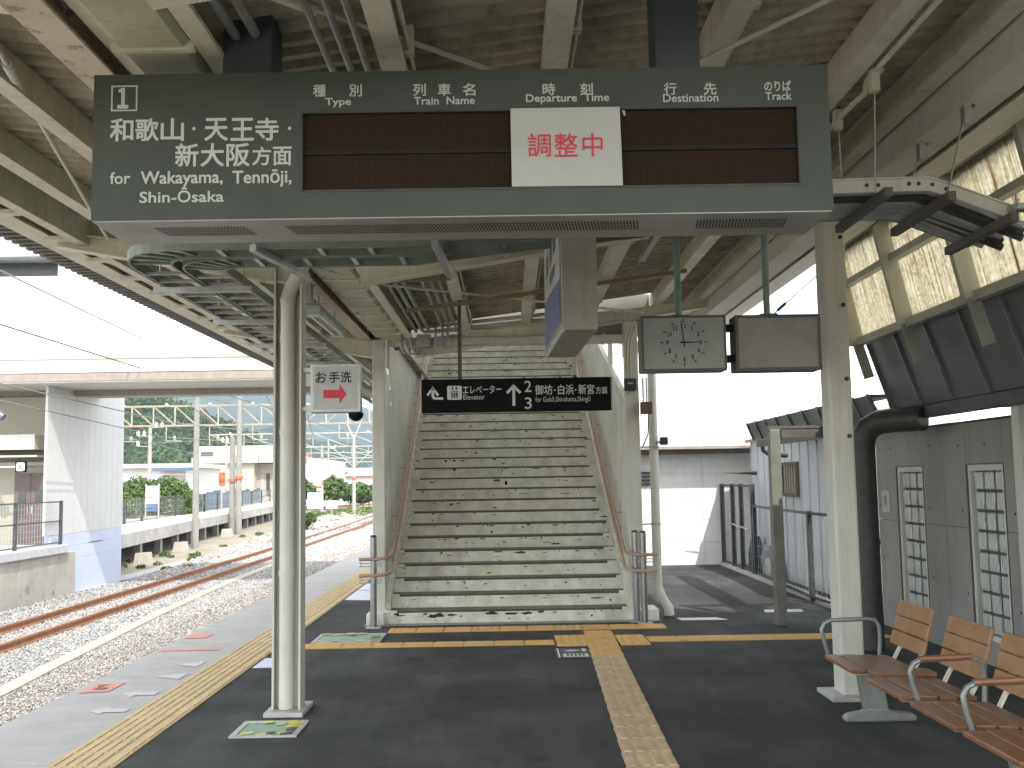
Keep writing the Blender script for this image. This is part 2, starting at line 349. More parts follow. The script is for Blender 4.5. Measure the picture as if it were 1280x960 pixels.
def inv(o): return world_of(o).inverted()
def tag(o, label, cat, group=None):
    o['label'] = label; o['category'] = cat
    if group: o['group'] = group
    return o
def thing(name, label, cat, loc=(0, 0, 0), group=None, rz=0):
    """an Empty at the thing's base; its parts are given in world coordinates"""
    o = bpy.data.objects.new(name, None); COL.objects.link(o); o.location = loc; o.rotation_euler = (0, 0, rz)
    o.empty_display_size = .1
    return tag(o, label, cat, group)
def struct(o, kind='structure'):
    o['kind'] = kind; return o
def local_thing(name, label, cat, loc=(0, 0, 0), group=None):
    return thing(name, label, cat, loc, group)
def share(o, name, parent, dx=0, dy=0, dz=0):
    """another object with the same mesh, shifted"""
    c = o.copy(); c.name = name; COL.objects.link(c); c.parent = parent
    if parent is not None: c.matrix_parent_inverse = inv(parent)
    c.location = Vector(o.location) + Vector((dx, dy, dz)); return c
def copy_tree(o, off, label=None, parent=None, top=True):
    c = o.copy(); COL.objects.link(c)
    if top: c.location = Vector(o.location) + Vector(off)
    if label: c['label'] = label
    if parent is not None: c.parent = parent
    for ch in list(o.children): copy_tree(ch, off, None, c, False)
    return c

def text(s, x0, x1, z0, z1, y, m, parent, bold=0., name='lettering', d=.002, face='-y'):
    """lettering fitted to the rectangle, standing a hair proud of a plane facing the camera ('-y')"""
    cu = bpy.data.curves.new(name, 'FONT'); cu.body = s; cu.size = 1; cu.resolution_u = 3; cu.fill_mode = 'FRONT'
    t = bpy.data.objects.new(name, cu); COL.objects.link(t)
    dg = bpy.context.evaluated_depsgraph_get()
    me = bpy.data.meshes.new_from_object(t.evaluated_get(dg))
    bpy.data.objects.remove(t)
    co = np.empty(len(me.vertices) * 3); me.vertices.foreach_get('co', co); co = co.reshape(-1, 3)
    a = co.min(0); b = co.max(0)
    X = x0 + (co[:, 0] - a[0]) / max(b[0] - a[0], 1e-6) * (x1 - x0); Z = z0 + (co[:, 1] - a[1]) / max(b[1] - a[1], 1e-6) * (z1 - z0)
    if face == '-y': P = np.stack([X, np.full_like(X, y - d), Z], 1)
    else: P = np.stack([X, Z, np.full_like(X, y + d)], 1)              # lying on the ground
    if bold > 0:                                             # heavier strokes: the same faces again, each copy a hair in front
        e = bold * (z1 - z0) * 1.0; nv, nf = len(P), len(me.polygons)
        fs = [tuple(p.vertices) for p in me.polygons]; VV = []; FF = []
        for k, (dx, dz) in enumerate(((0, 0), (e, 0), (-e, 0), (0, e), (0, -e), (e * .7, e * .7), (-e * .7, -e * .7), (e * .7, -e * .7), (-e * .7, e * .7))):
            VV.append(P + (np.array([dx, -.00022 * k, dz]) if face == '-y' else np.array([dx, dz, .00022 * k])))
            FF += [tuple(i + k * nv for i in f) for f in fs]
        bpy.data.meshes.remove(me); me = bpy.data.meshes.new(name); me.from_pydata(np.concatenate(VV).tolist(), [], FF); me.materials.append(m); me.update()
    else:
        me.vertices.foreach_set('co', P.ravel()); me.materials.clear(); me.materials.append(m); me.update()
    o = bpy.data.objects.new(name, me); COL.objects.link(o)
    if parent is not None: o.parent = parent; o.matrix_parent_inverse = inv(parent)
    return o

# cross sections
def hprof(cx, z0, w, h, t=.010, f=.013):
    a = w / 2
    return [(cx - a, z0), (cx + a, z0), (cx + a, z0 + f), (cx + t / 2, z0 + f), (cx + t / 2, z0 + h - f), (cx + a, z0 + h - f), (cx + a, z0 + h),
            (cx - a, z0 + h), (cx - a, z0 + h - f), (cx - t / 2, z0 + h - f), (cx - t / 2, z0 + f), (cx - a, z0 + f)]
def cprof(x0, x1, z0, z1, t=.006, lip=.02, open_right=True):
    """lipped channel standing up, open towards +x (or -x)"""
    p = [(x0, z0), (x1, z0), (x1, z0 + lip), (x1 - t, z0 + lip), (x1 - t, z0 + t), (x0 + t, z0 + t), (x0 + t, z1 - t), (x1 - t, z1 - t), (x1 - t, z1 - lip), (x1, z1 - lip), (x1, z1), (x0, z1)]
    if not open_right: p = [(x0 + x1 - u, v) for u, v in p]
    return p

# ================================================================== GROUND AND PLATFORM
GZ = -1.3
g = MB(); g.add([(-3000, -400, GZ), (3000, -400, GZ), (3000, 5000, GZ), (-3000, 5000, GZ)], [(0, 1, 2, 3)])
struct(g.build('ground', EARTH))
PE = -3.45                                                  # track-side edge of our platform
p = MB(); p.box(PE + .02, -2.275, -8, 46, GZ - .1, -.05); p.box(-2.275, 16, -8, 46, GZ - .1, -.004)
platform = struct(p.build('platform', OLDCONC))
p = MB(); p.add([(-2.27, -8, 0), (16, -8, 0), (16, 46, 0), (-2.27, 46, 0)], [(0, 1, 2, 3)])
struct(p.build('asphalt_paving', ASPHALT))
edge = MB(); y = -2.0; n_e = 0
slab = None
while y < 30:                                               # light concrete edge slabs, .9 m each
    b = MB(); b.box(PE, -2.672, y + .009, y + .891, -.18, 0.001 + .001 * random.random())
    o = b.build('edge_slab', CONC, platform, bevel=.006)
    y += .9
b = MB(); b.box(PE, -2.672, 30, 46, -.18, 0); b.build('edge_slab', CONC, platform)
b = MB(); b.box(-2.672, -2.262, -2, 46, -.1, -.012); b.build('tile_bedding', OLDCONC, platform)
# painted marks on the edge slabs
def mark(pts, m, name, lab, cat='marking'):
    b = MB(); b.add([(x, y, .006) for x, y in pts], [tuple(range(len(pts)))]); o = b.build(name, m); tag(o, lab, cat); return o
def arrow_pts(x0, x1, yc, w):
    h = w / 2; m = x0 + (x1 - x0) * .45
    return [(x0, yc), (m, yc - h), (m, yc - h * .45), (x1, yc - h * .45), (x1, yc + h * .45), (m, yc + h * .45), (m, yc + h)]
mark(arrow_pts(-3.00, -2.73, 8.05, .30), WHITEMK, 'painted_arrow', 'white painted arrow on the platform edge beside the larger orange mark')
mark(arrow_pts(-3.02, -2.74, 7.47, .26), WHITEMK, 'painted_arrow', 'white painted arrow on the grey platform edge, nearest to the viewer of the white marks')
mark([(-3.0, 8.75), (-2.74, 8.6), (-2.74, 8.86)], WHITEMK, 'painted_triangle', 'flat white painted triangle on the platform edge between the arrows and the thin orange line')
mark([(-2.99, 9.3), (-2.76, 9.15), (-2.76, 9.45)], WHITEMK, 'painted_triangle', 'far white painted triangle on the platform edge just short of the thin orange line')
mark([(-3.36, 8.1), (-3.14, 8.15), (-3.14, 8.5), (-3.36, 8.45)], SALMON, 'orange_mark', 'larger faded orange block painted on the platform edge near the white arrows')
mark([(-3.42, 10.85), (-3.18, 10.85), (-3.18, 11.15), (-3.42, 11.15)], SALMON, 'orange_mark', 'small far faded orange block painted on the outer platform edge')
mark([(-3.40, 10.05), (-2.84, 10.05), (-2.84, 10.16), (-3.40, 10.16)], SALMON, 'orange_mark', 'thin faded orange line painted across the platform edge')
b = MB(); b.add([(-3.30, 8.22, .011), (-3.20, 8.22, .011), (-3.19, 8.28, .011), (-3.28, 8.30, .011), (-3.26, 8.38, .011), (-3.2, 8.40, .011), (-3.33, 8.40, .011)], [(0, 1, 2, 3), (3, 4, 5, 6)])
tag(b.build('pen_mark', DKSTEEL), 'dark scrawled mark inside the larger orange block on the platform edge', 'marking')

# tactile tiles --------------------------------------------------
def tactile_tile(x0, x1, y0, y1, m, bars='y', nb=4, z=.001, h=.008, g=.003):
    b = MB(); b.box(x0 + g, x1 - g, y0 + g, y1 - g, -.012, z + h)
    if bars == 'y':
        w = (x1 - x0) / nb
        for i in range(nb):
            c = x0 + w * (i + .5); b.box(c - w * .26, c + w * .26, y0 + .018, y1 - .018, z + h, z + h + .005)
    elif bars == 'x':
        w = (y1 - y0) / nb
        for i in range(nb):
            c = y0 + w * (i + .5); b.box(x0 + .018, x1 - .018, c - w * .26, c + w * .26, z + h, z + h + .005)
    elif bars == 'dot':
        w = (x1 - x0) / nb; k = max(2, round((y1 - y0) / w)); v = (y1 - y0) / k
        for i in range(nb):
            for j in range(k):
                cx = x0 + w * (i + .5); cy = y0 + v * (j + .5); r = w * .26
                q = [(cx + r * math.cos(t), cy + r * math.sin(t)) for t in [0, PI / 3, 2 * PI / 3, PI, 4 * PI / 3, 5 * PI / 3]]
                b.prism(q, 'z', z + h, z + h + .005)
    return b
strip = thing('tactile_paving', 'long beige tactile paving strip along the edge of the platform beside the tracks', 'tactile paving', (-2.47, 5, 0))
t0 = None
for i in range(62):
    y0 = .9 + i * .3 * 1.0
    if t0 is None:
        t0 = tactile_tile(-2.668, -2.362, y0, y0 + .3, TACTO, 'y', 5).build('tile', TACTO, strip)
        k0 = tactile_tile(-2.362, -2.268, y0, y0 + .3, TACTO, 'y', 1).build('tile', TACTO, strip)
    else:
        share(t0, 'tile', strip, dy=i * .3); share(k0, 'tile', strip, dy=i * .3)
b = MB(); b.box(-2.668, -2.268, 19.5, 46, -.012, .009); b.build('far_strip', TACTO, strip)
# the strip that comes towards the viewer: slightly askew
ROT = math.atan2(.095, 3.46) * -1
guide = thing('tactile_paving', 'worn beige tactile paving strip running from the stairs towards the viewer', 'tactile paving', (.98, 10.9, 0))
guide.rotation_euler = (0, 0, 0)
t0 = None
for i in range(34):
    y1 = 10.9 - i * .3; cx = 1.07 - (10.9 - y1) * .0285 - .148
    mt = TACT if i < 5 else TACTW
    b = MB(); 
    o = tactile_tile(cx - .148, cx + .148, y1 - .3, y1, mt, 'y', 4, h=.006).build('tile', mt, guide)
row = thing('tactile_paving', 'row of orange tactile tiles at the foot of the staircase', 'tactile paving', (0, 11.3, 0))
for i in range(10):
    x = -1.30 + i * .298
    if 6.5 < i < 7.5: pass
    tactile_tile(x, x + .298, 11.0, 11.3, TACT, 'x' if i % 3 else 'dot', 4).build('tile', TACT, row)
row2 = thing('tactile_paving', 'thin orange tactile line crossing the platform in front of the staircase', 'tactile paving', (0, 10.3, 0))
for i in range(9):
    x = -2.24 + i * .298
    tactile_tile(x, x + .298, 10.05, 10.3, TACT, 'x', 3).build('tile', TACT, row2)
for x in (.455,): tactile_tile(x, x + .32, 9.95, 10.6, TACT, 'dot', 4).build('tile', TACT, row2)
tactile_tile(1.068, 1.36, 9.95, 10.55, TACT, 'dot', 4).build('tile', TACT, row2)
for i in range(8):
    x = 1.37 + i * .298
    tactile_tile(x, x + .298, 10.12, 10.42, TACT, 'x', 3).build('tile', TACT, row2)

# hatches taped at the column feet, floor sticker, pale stickers
def hatch(x0, x1, y0, y1, lab, seed, nt_=16):
    t = thing('floor_hatch', lab, 'hatch', ((x0 + x1) / 2, (y0 + y1) / 2, 0), 'taped floor hatches'); rr = random.Random(seed)
    b = MB(); w = .035
    b.box(x0, x1, y0, y0 + w, 0, .012); b.box(x0, x1, y1 - w, y1, 0, .012); b.box(x0, x0 + w, y0 + w, y1 - w, 0, .012); b.box(x1 - w, x1, y0 + w, y1 - w, 0, .012)
    b.build('frame', SILV, t)
    b = MB(); b.box(x0 + w, x1 - w, y0 + w, y1 - w, 0, .007); b.build('cover', GTAPE, t)
    b = MB(); m = MB()
    for i in range(nt_):
        s_ = i / nt_; L_ = .06 + .05 * rr.random()
        side = i % 4
        cx = x0 + .05 + (x1 - x0 - .1) * rr.random(); cy = y0 + .05 + (y1 - y0 - .1) * rr.random()
        if side == 0: cx = x1 - .07
        if side == 1: cy = y1 - .05
        if side == 2: cy = y0 + .06
        a = .35 + .3 * rr.random(); dx, dy = math.cos(a) * L_, math.sin(a) * L_ * .8; e = .022 + .012 * rr.random()
        z = .0085 + .0006 * i
        (b if i % 5 else m).add([(cx - dx / 2, cy - dy / 2 - e, z), (cx + dx / 2, cy + dy / 2 - e, z), (cx + dx / 2, cy + dy / 2 + e, z), (cx - dx / 2, cy - dy / 2 + e, z)], [(0, 1, 2, 3)])
    b.build('yellow_tape', YTAPE, t); m.build('black_tape', DKSTEEL, t)
hatch(-1.79, -1.36, 6.62, 7.04, 'square floor hatch crossed with yellow tape in front of the nearest left column', 3)
hatch(-1.99, -1.30, 10.36, 10.95, 'green floor hatch edged with yellow tape in front of the left stair post', 5, 22)
st = thing('floor_sticker', 'black and white direction sticker on the asphalt beside the tactile strip', 'sticker', (.58, 9.5, 0))
b = MB(); b.add([(.415, 9.27, .004), (.745, 9.27, .004), (.735, 9.81, .004), (.425, 9.81, .004)], [(0, 1, 2, 3)]); b.build('backing', mat('sticker_dark', (.05, .055, .06), .5), st)
b = MB(); b.add([(.44, 9.30, .008), (.455, 9.30, .008), (.455, 9.79, .008), (.44, 9.79, .008)], [(0, 1, 2, 3)])
b.add([(.48, 9.32, .008), (.715, 9.32, .008), (.71, 9.50, .008), (.485, 9.50, .008)], [(0, 1, 2, 3)])
b.add([(.50, 9.66, .008), (.56, 9.61, .008), (.65, 9.65, .008), (.65, 9.68, .008), (.56, 9.71, .008)], [(0, 1, 2, 3, 4)])
b.add([(.67, 9.60, .008), (.71, 9.60, .008), (.71, 9.76, .008), (.67, 9.76, .008)], [(0, 1, 2, 3)])
b.build('print', WHITELT, st)
b = MB()
for i in range(5): b.add([(.515 + i * .036, 9.36, .012), (.535 + i * .036, 9.36, .012), (.535 + i * .036, 9.46, .012), (.515 + i * .036, 9.46, .012)], [(0, 1, 2, 3)])
b.build('small_print', BLACKPR, st)
mark([(-2.25, 9.05), (-1.95, 9.05), (-1.95, 9.55), (-2.25, 9.55)], BLUEST, 'floor_patch', 'pale blue patch beside the beige strip, nearer one left of the column', 'sticker')
mark([(-2.25, 14.1), (-1.86, 14.0), (-1.86, 15.2), (-2.25, 15.3)], BLUEST, 'floor_patch', 'pale blue patch on the asphalt beyond the left stair post, nearer half', 'sticker')
mark([(-2.25, 15.35), (-1.84, 15.25), (-1.84, 16.4), (-2.25, 16.4)], BLUEST, 'floor_patch', 'pale blue patch on the asphalt beyond the left stair post, farther half', 'sticker')
mark([(1.93, 11.55), (2.45, 11.55), (2.35, 11.75), (1.90, 11.75)], SILV, 'drain_cover', 'small light metal drain cover on the asphalt right of the staircase', 'drain cover')
mark([(3.0, 12.1), (3.45, 12.1), (3.5, 12.35), (3.05, 12.35)], SILV, 'drain_cover', 'light metal drain cover on the asphalt by the dark fence post', 'drain cover')

# ================================================================== CANOPY
YV = -1.30
def zs(x): return 3.36 + .13 * abs(x - YV)
BAYS = [2.9, 7.35, 11.75]
Y0R, Y1L, Y1C, Y1R = .6, 20., 11.9, 15.2
canopy = thing('platform_canopy', 'cream steel platform canopy with brown corrugated roof sheets sloping to a central gutter', 'canopy', (YV, 7.35, 0))
def sheet(x0, x1, y0, y1, name='roof_sheet'):
    """trapezoid corrugations running across the platform"""
    p = .128; d = .030; prof = []; y = y0; i = 0
    while y < y1:
        prof += [(y, 0), (y + p * .34, 0), (y + p * .5, d), (y + p * .84, d)]; y += p
    b = MB(); k = len(prof); v = []
    for (yy, h) in prof:
        v += [(x0, yy, zs(x0) + h), (x1, yy, zs(x1) + h), (x1, yy, zs(x1) + h + .006), (x0, yy, zs(x0) + h + .006)]
    f = []
    for i in range(k - 1):
        a = i * 4; c = a + 4
        f += [(a, a + 1, c + 1, c), (a + 3, c + 3, c + 2, a + 2), (a, c, c + 3, a + 3), (a + 1, a + 2, c + 2, c + 1)]
    b.add(v, f); return b.build(name, SHEET, canopy)
for (a, c) in [(Y0R, 2.9), (2.9, 7.35), (7.35, 11.75)]:
    sheet(-4.12, YV - .05, a, c); sheet(YV + .05, 3.25, a, c)
sheet(-4.12, YV - .05, 11.75, 16.1); sheet(-4.12, YV - .05, 16.1, Y1L); sheet(1.75, 3.25, 11.75, Y1R)
# corrugated edge trim under both eaves (closes the ribs)
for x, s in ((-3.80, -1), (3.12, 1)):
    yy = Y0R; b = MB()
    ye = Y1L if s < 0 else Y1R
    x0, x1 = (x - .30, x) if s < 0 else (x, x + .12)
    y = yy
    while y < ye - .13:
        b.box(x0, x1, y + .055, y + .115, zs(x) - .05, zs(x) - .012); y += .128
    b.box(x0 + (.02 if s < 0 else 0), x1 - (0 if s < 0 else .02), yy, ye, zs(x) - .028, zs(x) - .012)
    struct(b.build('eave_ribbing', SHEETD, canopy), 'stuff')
def along(prof, y0, y1, name, m, par=canopy): return MB().prism(prof, 'y', y0, y1).build(name, m, par)
# right-wing purlins
for x in (-.50, .19, .93, 1.72):
    z1 = zs(x + .05) - .004; z0 = z1 - .15
    for a, c in ((Y0R, 7.35), (7.352, 11.8)): along(cprof(x, x + .105, z0, z1, open_right=True), a, c, 'purlin', CREAM)
along(cprof(1.72, 1.825, zs(1.77) - .154, zs(1.77) - .004), 11.8, Y1R, 'purlin', CREAM)
along(cprof(2.25, 2.345, zs(2.3) - .17, zs(2.3) - .004, open_right=False), Y0R, Y1R, 'purlin', CREAM)
along([(2.375, 3.50), (2.585, 3.50), (2.585, 3.515), (2.49, 3.515), (2.49, 3.72), (2.585, 3.72), (2.585, 3.735), (2.375, 3.735)], Y0R, Y1R, 'girder', CREAMW)
along(cprof(2.68, 2.76, 3.60, 3.76, open_right=False), Y0R, Y1R, 'purlin', CREAM)
along([(2.86, 3.66), (3.10, 3.69), (3.10, 3.705), (2.875, 3.675), (2.875, 3.84), (2.86, 3.84)], Y0R, Y1R, 'eave_channel', CREAMW)
# left wing
along(cprof(-2.19, -2.10, zs(-2.14) - .15, zs(-2.14) - .004, open_right=False), Y0R, Y1L, 'purlin', CREAM)
along(cprof(-2.80, -2.70, zs(-2.75) - .15, zs(-2.75) - .004, open_right=False), Y0R, Y1L, 'purlin', CREAM)
along([(-3.12, 3.36), (-3.04, 3.36), (-3.04, 3.56), (-3.055, 3.56), (-3.055, 3.375), (-3.12, 3.375)], Y0R, Y1L, 'eave_channel', CREAM)
along([(-3.48, 3.42), (-3.30, 3.42), (-3.30, 3.60), (-3.315, 3.60), (-3.315, 3.435), (-3.48, 3.435)], Y0R, Y1L, 'eave_channel', CREAM)
along([(-3.30, 3.44), (-3.125, 3.44), (-3.125, 3.45), (-3.30, 3.45)], Y0R, Y1L, 'gap_shade_strip', mat('gap_shade', (.10, .05, .035), .8))  # dark strip added so the slots between the channels read as shaded
sp1 = sp2 = None; y = Y0R + .1
while y < Y1L:
    if sp1 is None: sp1 = MB().box(-3.30, -3.12, y, y + .07, 3.372, 3.40).build('channel_spacer', CREAM, canopy)
    else: share(sp1, 'channel_spacer', canopy, dy=y - Y0R - .1)
    if y < Y1R:
        if sp2 is None: sp2 = MB().box(2.76, 2.86, y, y + .07, 3.655, 3.675).build('channel_spacer', CREAM, canopy)
        else: share(sp2, 'channel_spacer', canopy, dy=y - Y0R - .1)
    y += .72
along([(2.70, 3.55), (2.84, 3.575), (2.84, 3.59), (2.70, 3.565)], Y0R, Y1R, 'eave_channel', CREAMW)
# valley: H girder and gutter box
along(hprof(-1.635, 3.25, .15, .15), Y0R, Y1L, 'girder', RUSTCREAM)
along([(-1.53, 3.30), (-1.45, 3.30), (-1.45, 3.42), (-1.53, 3.42)], Y0R, Y1C, 'gutter_strap', CREAM)
for a, c in ((Y0R, 4.45), (4.455, 7.6), (7.605, 11.7)):
    along([(-1.42, 3.235), (-1.19, 3.235), (-1.165, 3.26), (-1.165, 3.43), (-1.175, 3.43), (-1.175, 3.265), (-1.195, 3.247), (-1.415, 3.247), (-1.435, 3.265), (-1.435, 3.43), (-1.445, 3.43), (-1.445, 3.26)], a, c, 'gutter', GUTTER)
gbk = MB().box(-1.46, -1.15, Y0R, Y0R + .03, 3.226, 3.262).build('gutter_bracket', CREAM, canopy)
for k in range(1, 25): share(gbk, 'gutter_bracket', canopy, dy=k * .44)
along(cprof(-1.15, -1.07, 3.245, 3.37), Y0R, 11.7, 'purlin', CREAM)
# rafters across, tapering outwards
def rafter(y, x0, x1, h0=.20, w=.125):
    """H section following the slope; x0 at the valley"""
    b = MB(); t = .012
    def q(x, k, yy): return (x, yy, zs(x) - .158 - k)
    n = 1
    for (ya, yb, ka, kb) in ((y - w / 2, y + w / 2, 0, t), (y - w / 2, y + w / 2, h0 - t, h0), (y - .006, y + .006, t, h0 - t)):
        xs = (x0, x1) if x0 < x1 else (x1, x0)
        f1 = 1.
        e = [(xs[0], 1 if x0 < x1 else .55), (xs[1], .55 if x0 < x1 else 1)]
        lo = [(X, Yy, zs(X) - .158 - kb * (s_ if kb > t else 1)) for (X, s_), Yy in ((e[0], ya), (e[1], ya), (e[1], yb), (e[0], yb))]
        hi = [(X, Yy, zs(X) - .158 - ka * (s_ if ka > t else 1)) for (X, s_), Yy in ((e[0], ya), (e[1], ya), (e[1], yb), (e[0], yb))]
        b.hexa(lo, hi)
    return b.build('rafter', CREAM, canopy)
for y in BAYS:
    rafter(y, -1.48, -3.28)
    rafter(y, -1.05, 2.36)
rafter(16.1, -1.5, -3.28); rafter(19.9, -1.5, -3.28); rafter(15.1, 1.75, 2.36)
# plate added above the stairs to block a sunbeam through the roof gap
b = MB(); b.box(-1.62, 1.74, 11.96, 11.98, 3.27, 3.78); b.build('sun_stop_plate', mat('sun_stop_brown', (.13, .12, .10), .6), canopy)
# joist between purlins that carries the hanging sign
b = MB(); b.bar((-.95, 9.58, zs(-.95) - .19), (1.75, 9.58, zs(1.75) - .19), .05, .035); b.build('sign_bearer', POSTBR if False else mat('bearer_brown', (.24, .19, .11), .6), canopy)
b = MB(); b.bar((-1.2, 8.4, zs(-1.2) - .1), (-.45, 8.4, zs(-.45) - .18), .04, .03); b.build('pipe_bearer', mat('bearer_brown', (.24, .19, .11), .6), canopy)
# diagonal tie rods with turnbuckles
def rod(pts, r=.012, name='tie_rod'):
    b = MB(); b.tube(pts, r, 8)
    d = (Vector(pts[-1]) - Vector(pts[0])); p = Vector(pts[0]) + d * .28
    b.tube([p - d.normalized() * .09, p + d.normalized() * .09], r * 2.0, 8)
    return b.build(name, CREAMW, canopy)
rod([(-1.75, 2.95, 3.33), (-2.64, 6.38, 3.37), (-2.85, 7.2, 3.38)])
b = MB(); b.tube([(-1.3, 2.95, 3.34), (-.732, 3.653, 3.38), (2.2, 6.9, 3.62)], .012, 8); b.tube([(-.86, 3.5, 3.37), (-.70, 3.70, 3.385)], .026, 8); b.build('tie_rod', CREAMW, canopy)
b = MB(); b.tube([(2.3, 2.95, 3.62), (1.32, 3.915, 3.50), (-1.0, 6.9, 3.36)], .012, 8); b.build('tie_rod', CREAMW, canopy)
b = MB(); b.tube([(-1.45, 7.5, 3.22), (-1.0, 8.6, 3.28), (1.6, 11.6, 3.5)], .012, 8); b.build('tie_rod', CREAMW, canopy)
b = MB(); b.tube([(-1.9, 11.4, 3.2), (-3.2, 8.0, 3.4)], .014, 8); b.build('tie_rod', CREAMW, canopy)
rod([(-2.0, 12.0, 3.24), (-3.1, 15.9, 3.4)])
# thin lamp conduit on purlin D with its kink
b = MB(); b.tube([(1.865, .7, 3.60), (1.865, 4.98, 3.60), (1.868, 5.02, 3.595), (1.89, 5.10, 3.575), (1.89, 5.14, 3.57), (1.868, 5.22, 3.56), (1.865, 7.2, 3.56)], .014, 8); b.build('lamp_conduit', CREAM, canopy)
for x in (.315, 1.055, -.375):
    b = MB(); b.tube([(x, .7, zs(x) - .12), (x, 11.6, zs(x) - .12)], .011, 6)
    b.build('lamp_conduit', CREAM, canopy)
    for k in range(8): MB().box(x - .02, x + .02, 1.2 + k * 1.4, 1.25 + k * 1.4, zs(x) - .14, zs(x) - .02).build('conduit_clip', CREAM, canopy)

# ---- columns
def end_bolts(t, pts, r, n, m):
    b = MB()
    for p, q in pts: b.tube([p, q], r, n)
    b.build('bolt', m, t)
lc = thing('steel_column', 'cream steel column with a white downpipe and square base plate, left of the asphalt', 'column', (-1.57, 7.35, 0), 'cream steel columns of the canopy')
b = MB()
x0, x1 = -1.668, -1.468
b.box(x0, x0 + .014, 7.27, 7.44, .03, 3.25); b.box(x1 - .014, x1, 7.27, 7.44, .03, 3.25); b.box(x0 + .014, x1 - .014, 7.352, 7.362, .03, 3.25)
b.build('shaft', CREAMW, lc)
b = MB(); b.box(-1.70, -1.43, 7.16, 7.55, 0, .032); b.build('base_plate', SILV, lc, bevel=.004)
b = MB(); b.tube([(-1.573, 7.30, .035), (-1.573, 7.30, 2.86), (-1.573, 7.30, 2.93), (-1.548, 7.29, 3.01), (-1.50, 7.27, 3.09), (-1.482, 7.26, 3.14), (-1.40, 7.25, 3.24)], .052, 16)
b.build('downpipe', CREAMW, lc)
for z in (.95, 1.95, 2.62, 2.9):
    b = MB(); b.tube([(-1.573, 7.30, z), (-1.573, 7.30, z + .035)], .058, 16); b.build('pipe_collar', CREAMW, lc)
def box_column(x0, x1, y0, y1, zt, lab, bolts=()):
    t = thing('steel_column', lab, 'column', ((x0 + x1) / 2, (y0 + y1) / 2, 0), 'cream steel columns of the canopy')
    b = MB(); b.box(x0, x1, y0, y1, .025, zt); b.build('shaft', CREAMW, t, bevel=.018)
    b = MB(); b.box(x0 - .1, x1 + .06, y0 - .09, y1 + .09, 0, .03); b.build('base_plate', SILV, t, bevel=.004)
    for z in bolts:
        b = MB(); b.tube([(x1 - .04, y0 - .012, z), (x1 - .04, y0 + .01, z)], .016, 10); b.tube([(x1 - .04, y0 - .02, z), (x1 - .04, y0 - .012, z)], .009, 6)
        b.build('bolt', DKSTEEL, t)
    return t
box_column(2.375, 2.545, 7.42, 7.63, 3.50, 'square cream steel column standing beside the wooden benches', (3.36, 2.85, 2.30, 1.88))
# the two posts that flank the foot of the staircase
for s, lab in ((-1, 'slim cream steel post at the left foot of the staircase'), (1, 'slim cream steel post at the right foot of the staircase')):
    t = thing('steel_column', lab, 'column', (s * 1.46, 11.78, 0), 'cream steel columns of the canopy')
    xa, xb = (-1.545, -1.40) if s < 0 else (1.385, 1.54)
    b = MB(); b.box(xa, xb, 11.70, 11.86, .16, 3.42 if s > 0 else 3.25); b.build('shaft', CREAMW, t, bevel=.01)
    b = MB(); b.box(xa - .02, xb + .02, 11.68, 11.88, .152, .172); b.build('base_plate', CREAMW, t)
pipe = thing('downpipe', 'cream downpipe with an elbow at its foot, right of the staircase', 'pipe', (1.72, 12.0, 0))
b = MB(); b.tube([(1.735, 12.0, 3.5), (1.735, 12.0, .38), (1.745, 11.98, .30), (1.80, 11.93, .17), (1.84, 11.9, .10), (1.845, 11.9, .02)], [.052] * 4 + [.058, .058], 14); b.build('tube', CREAMW, pipe)
for z in (1.05, 1.95):
    b = MB(); b.tube([(1.735, 12.0, z), (1.735, 12.0, z + .02)], .06, 14); b.bar((1.56, 11.95, z + .01), (1.70, 12.0, z + .01), .015, .015); b.build('clamp', GALV, pipe)
bx = thing('junction_box', 'small dark box on the cream post below the clock', 'junction box', (1.46, 11.66, 2.6)); b = MB(); b.box(1.365, 1.50, 11.60, 11.70, 2.60, 2.74); b.build('case', DKSTEEL, bx, bevel=.006)
b = MB(); b.box(1.40, 1.46, 11.598, 11.60, 2.675, 2.69); b.build('label_plate', WHITEPR, bx)
for dx in (0, .04):
    b = MB(); b.tube([(1.40 + dx, 11.65, 2.74), (1.40 + dx, 11.65, 3.05), (1.42 + dx, 11.65, 3.2), (1.47 + dx, 11.66, 3.35)], .011, 8); b.build('conduit', GUTTER, bx)
bx = thing('junction_box', 'small brown box hanging between the cream post and the downpipe', 'junction box', (1.62, 11.7, 2.3)); b = MB(); b.box(1.55, 1.68, 11.63, 11.73, 2.33, 2.47); b.build('case', mat('brown_box', (.16, .10, .08), .6), bx, bevel=.006)
for dx in (0, .04):
    b = MB(); b.tube([(1.585 + dx, 11.68, 2.47), (1.585 + dx, 11.68, 2.75)], .011, 8); b.build('conduit', GALV, bx)
b = MB(); b.tube([(1.64, 11.68, 2.33), (1.63, 11.7, 2.1), (1.57, 11.75, 1.95)], .008, 6); b.build('cable', DKSTEEL, bx)
cm = thing('security_camera', 'small dark camera on the downpipe right of the staircase', 'camera', (1.82, 11.9, 2.0)); b = MB(); b.box(1.80, 1.885, 11.86, 11.96, 1.98, 2.07); b.build('housing', DKSTEEL, cm, bevel=.01)
b = MB(); b.bar((1.76, 11.95, 2.0), (1.80, 11.92, 2.02), .02, .02); b.build('bracket', GALV, cm)

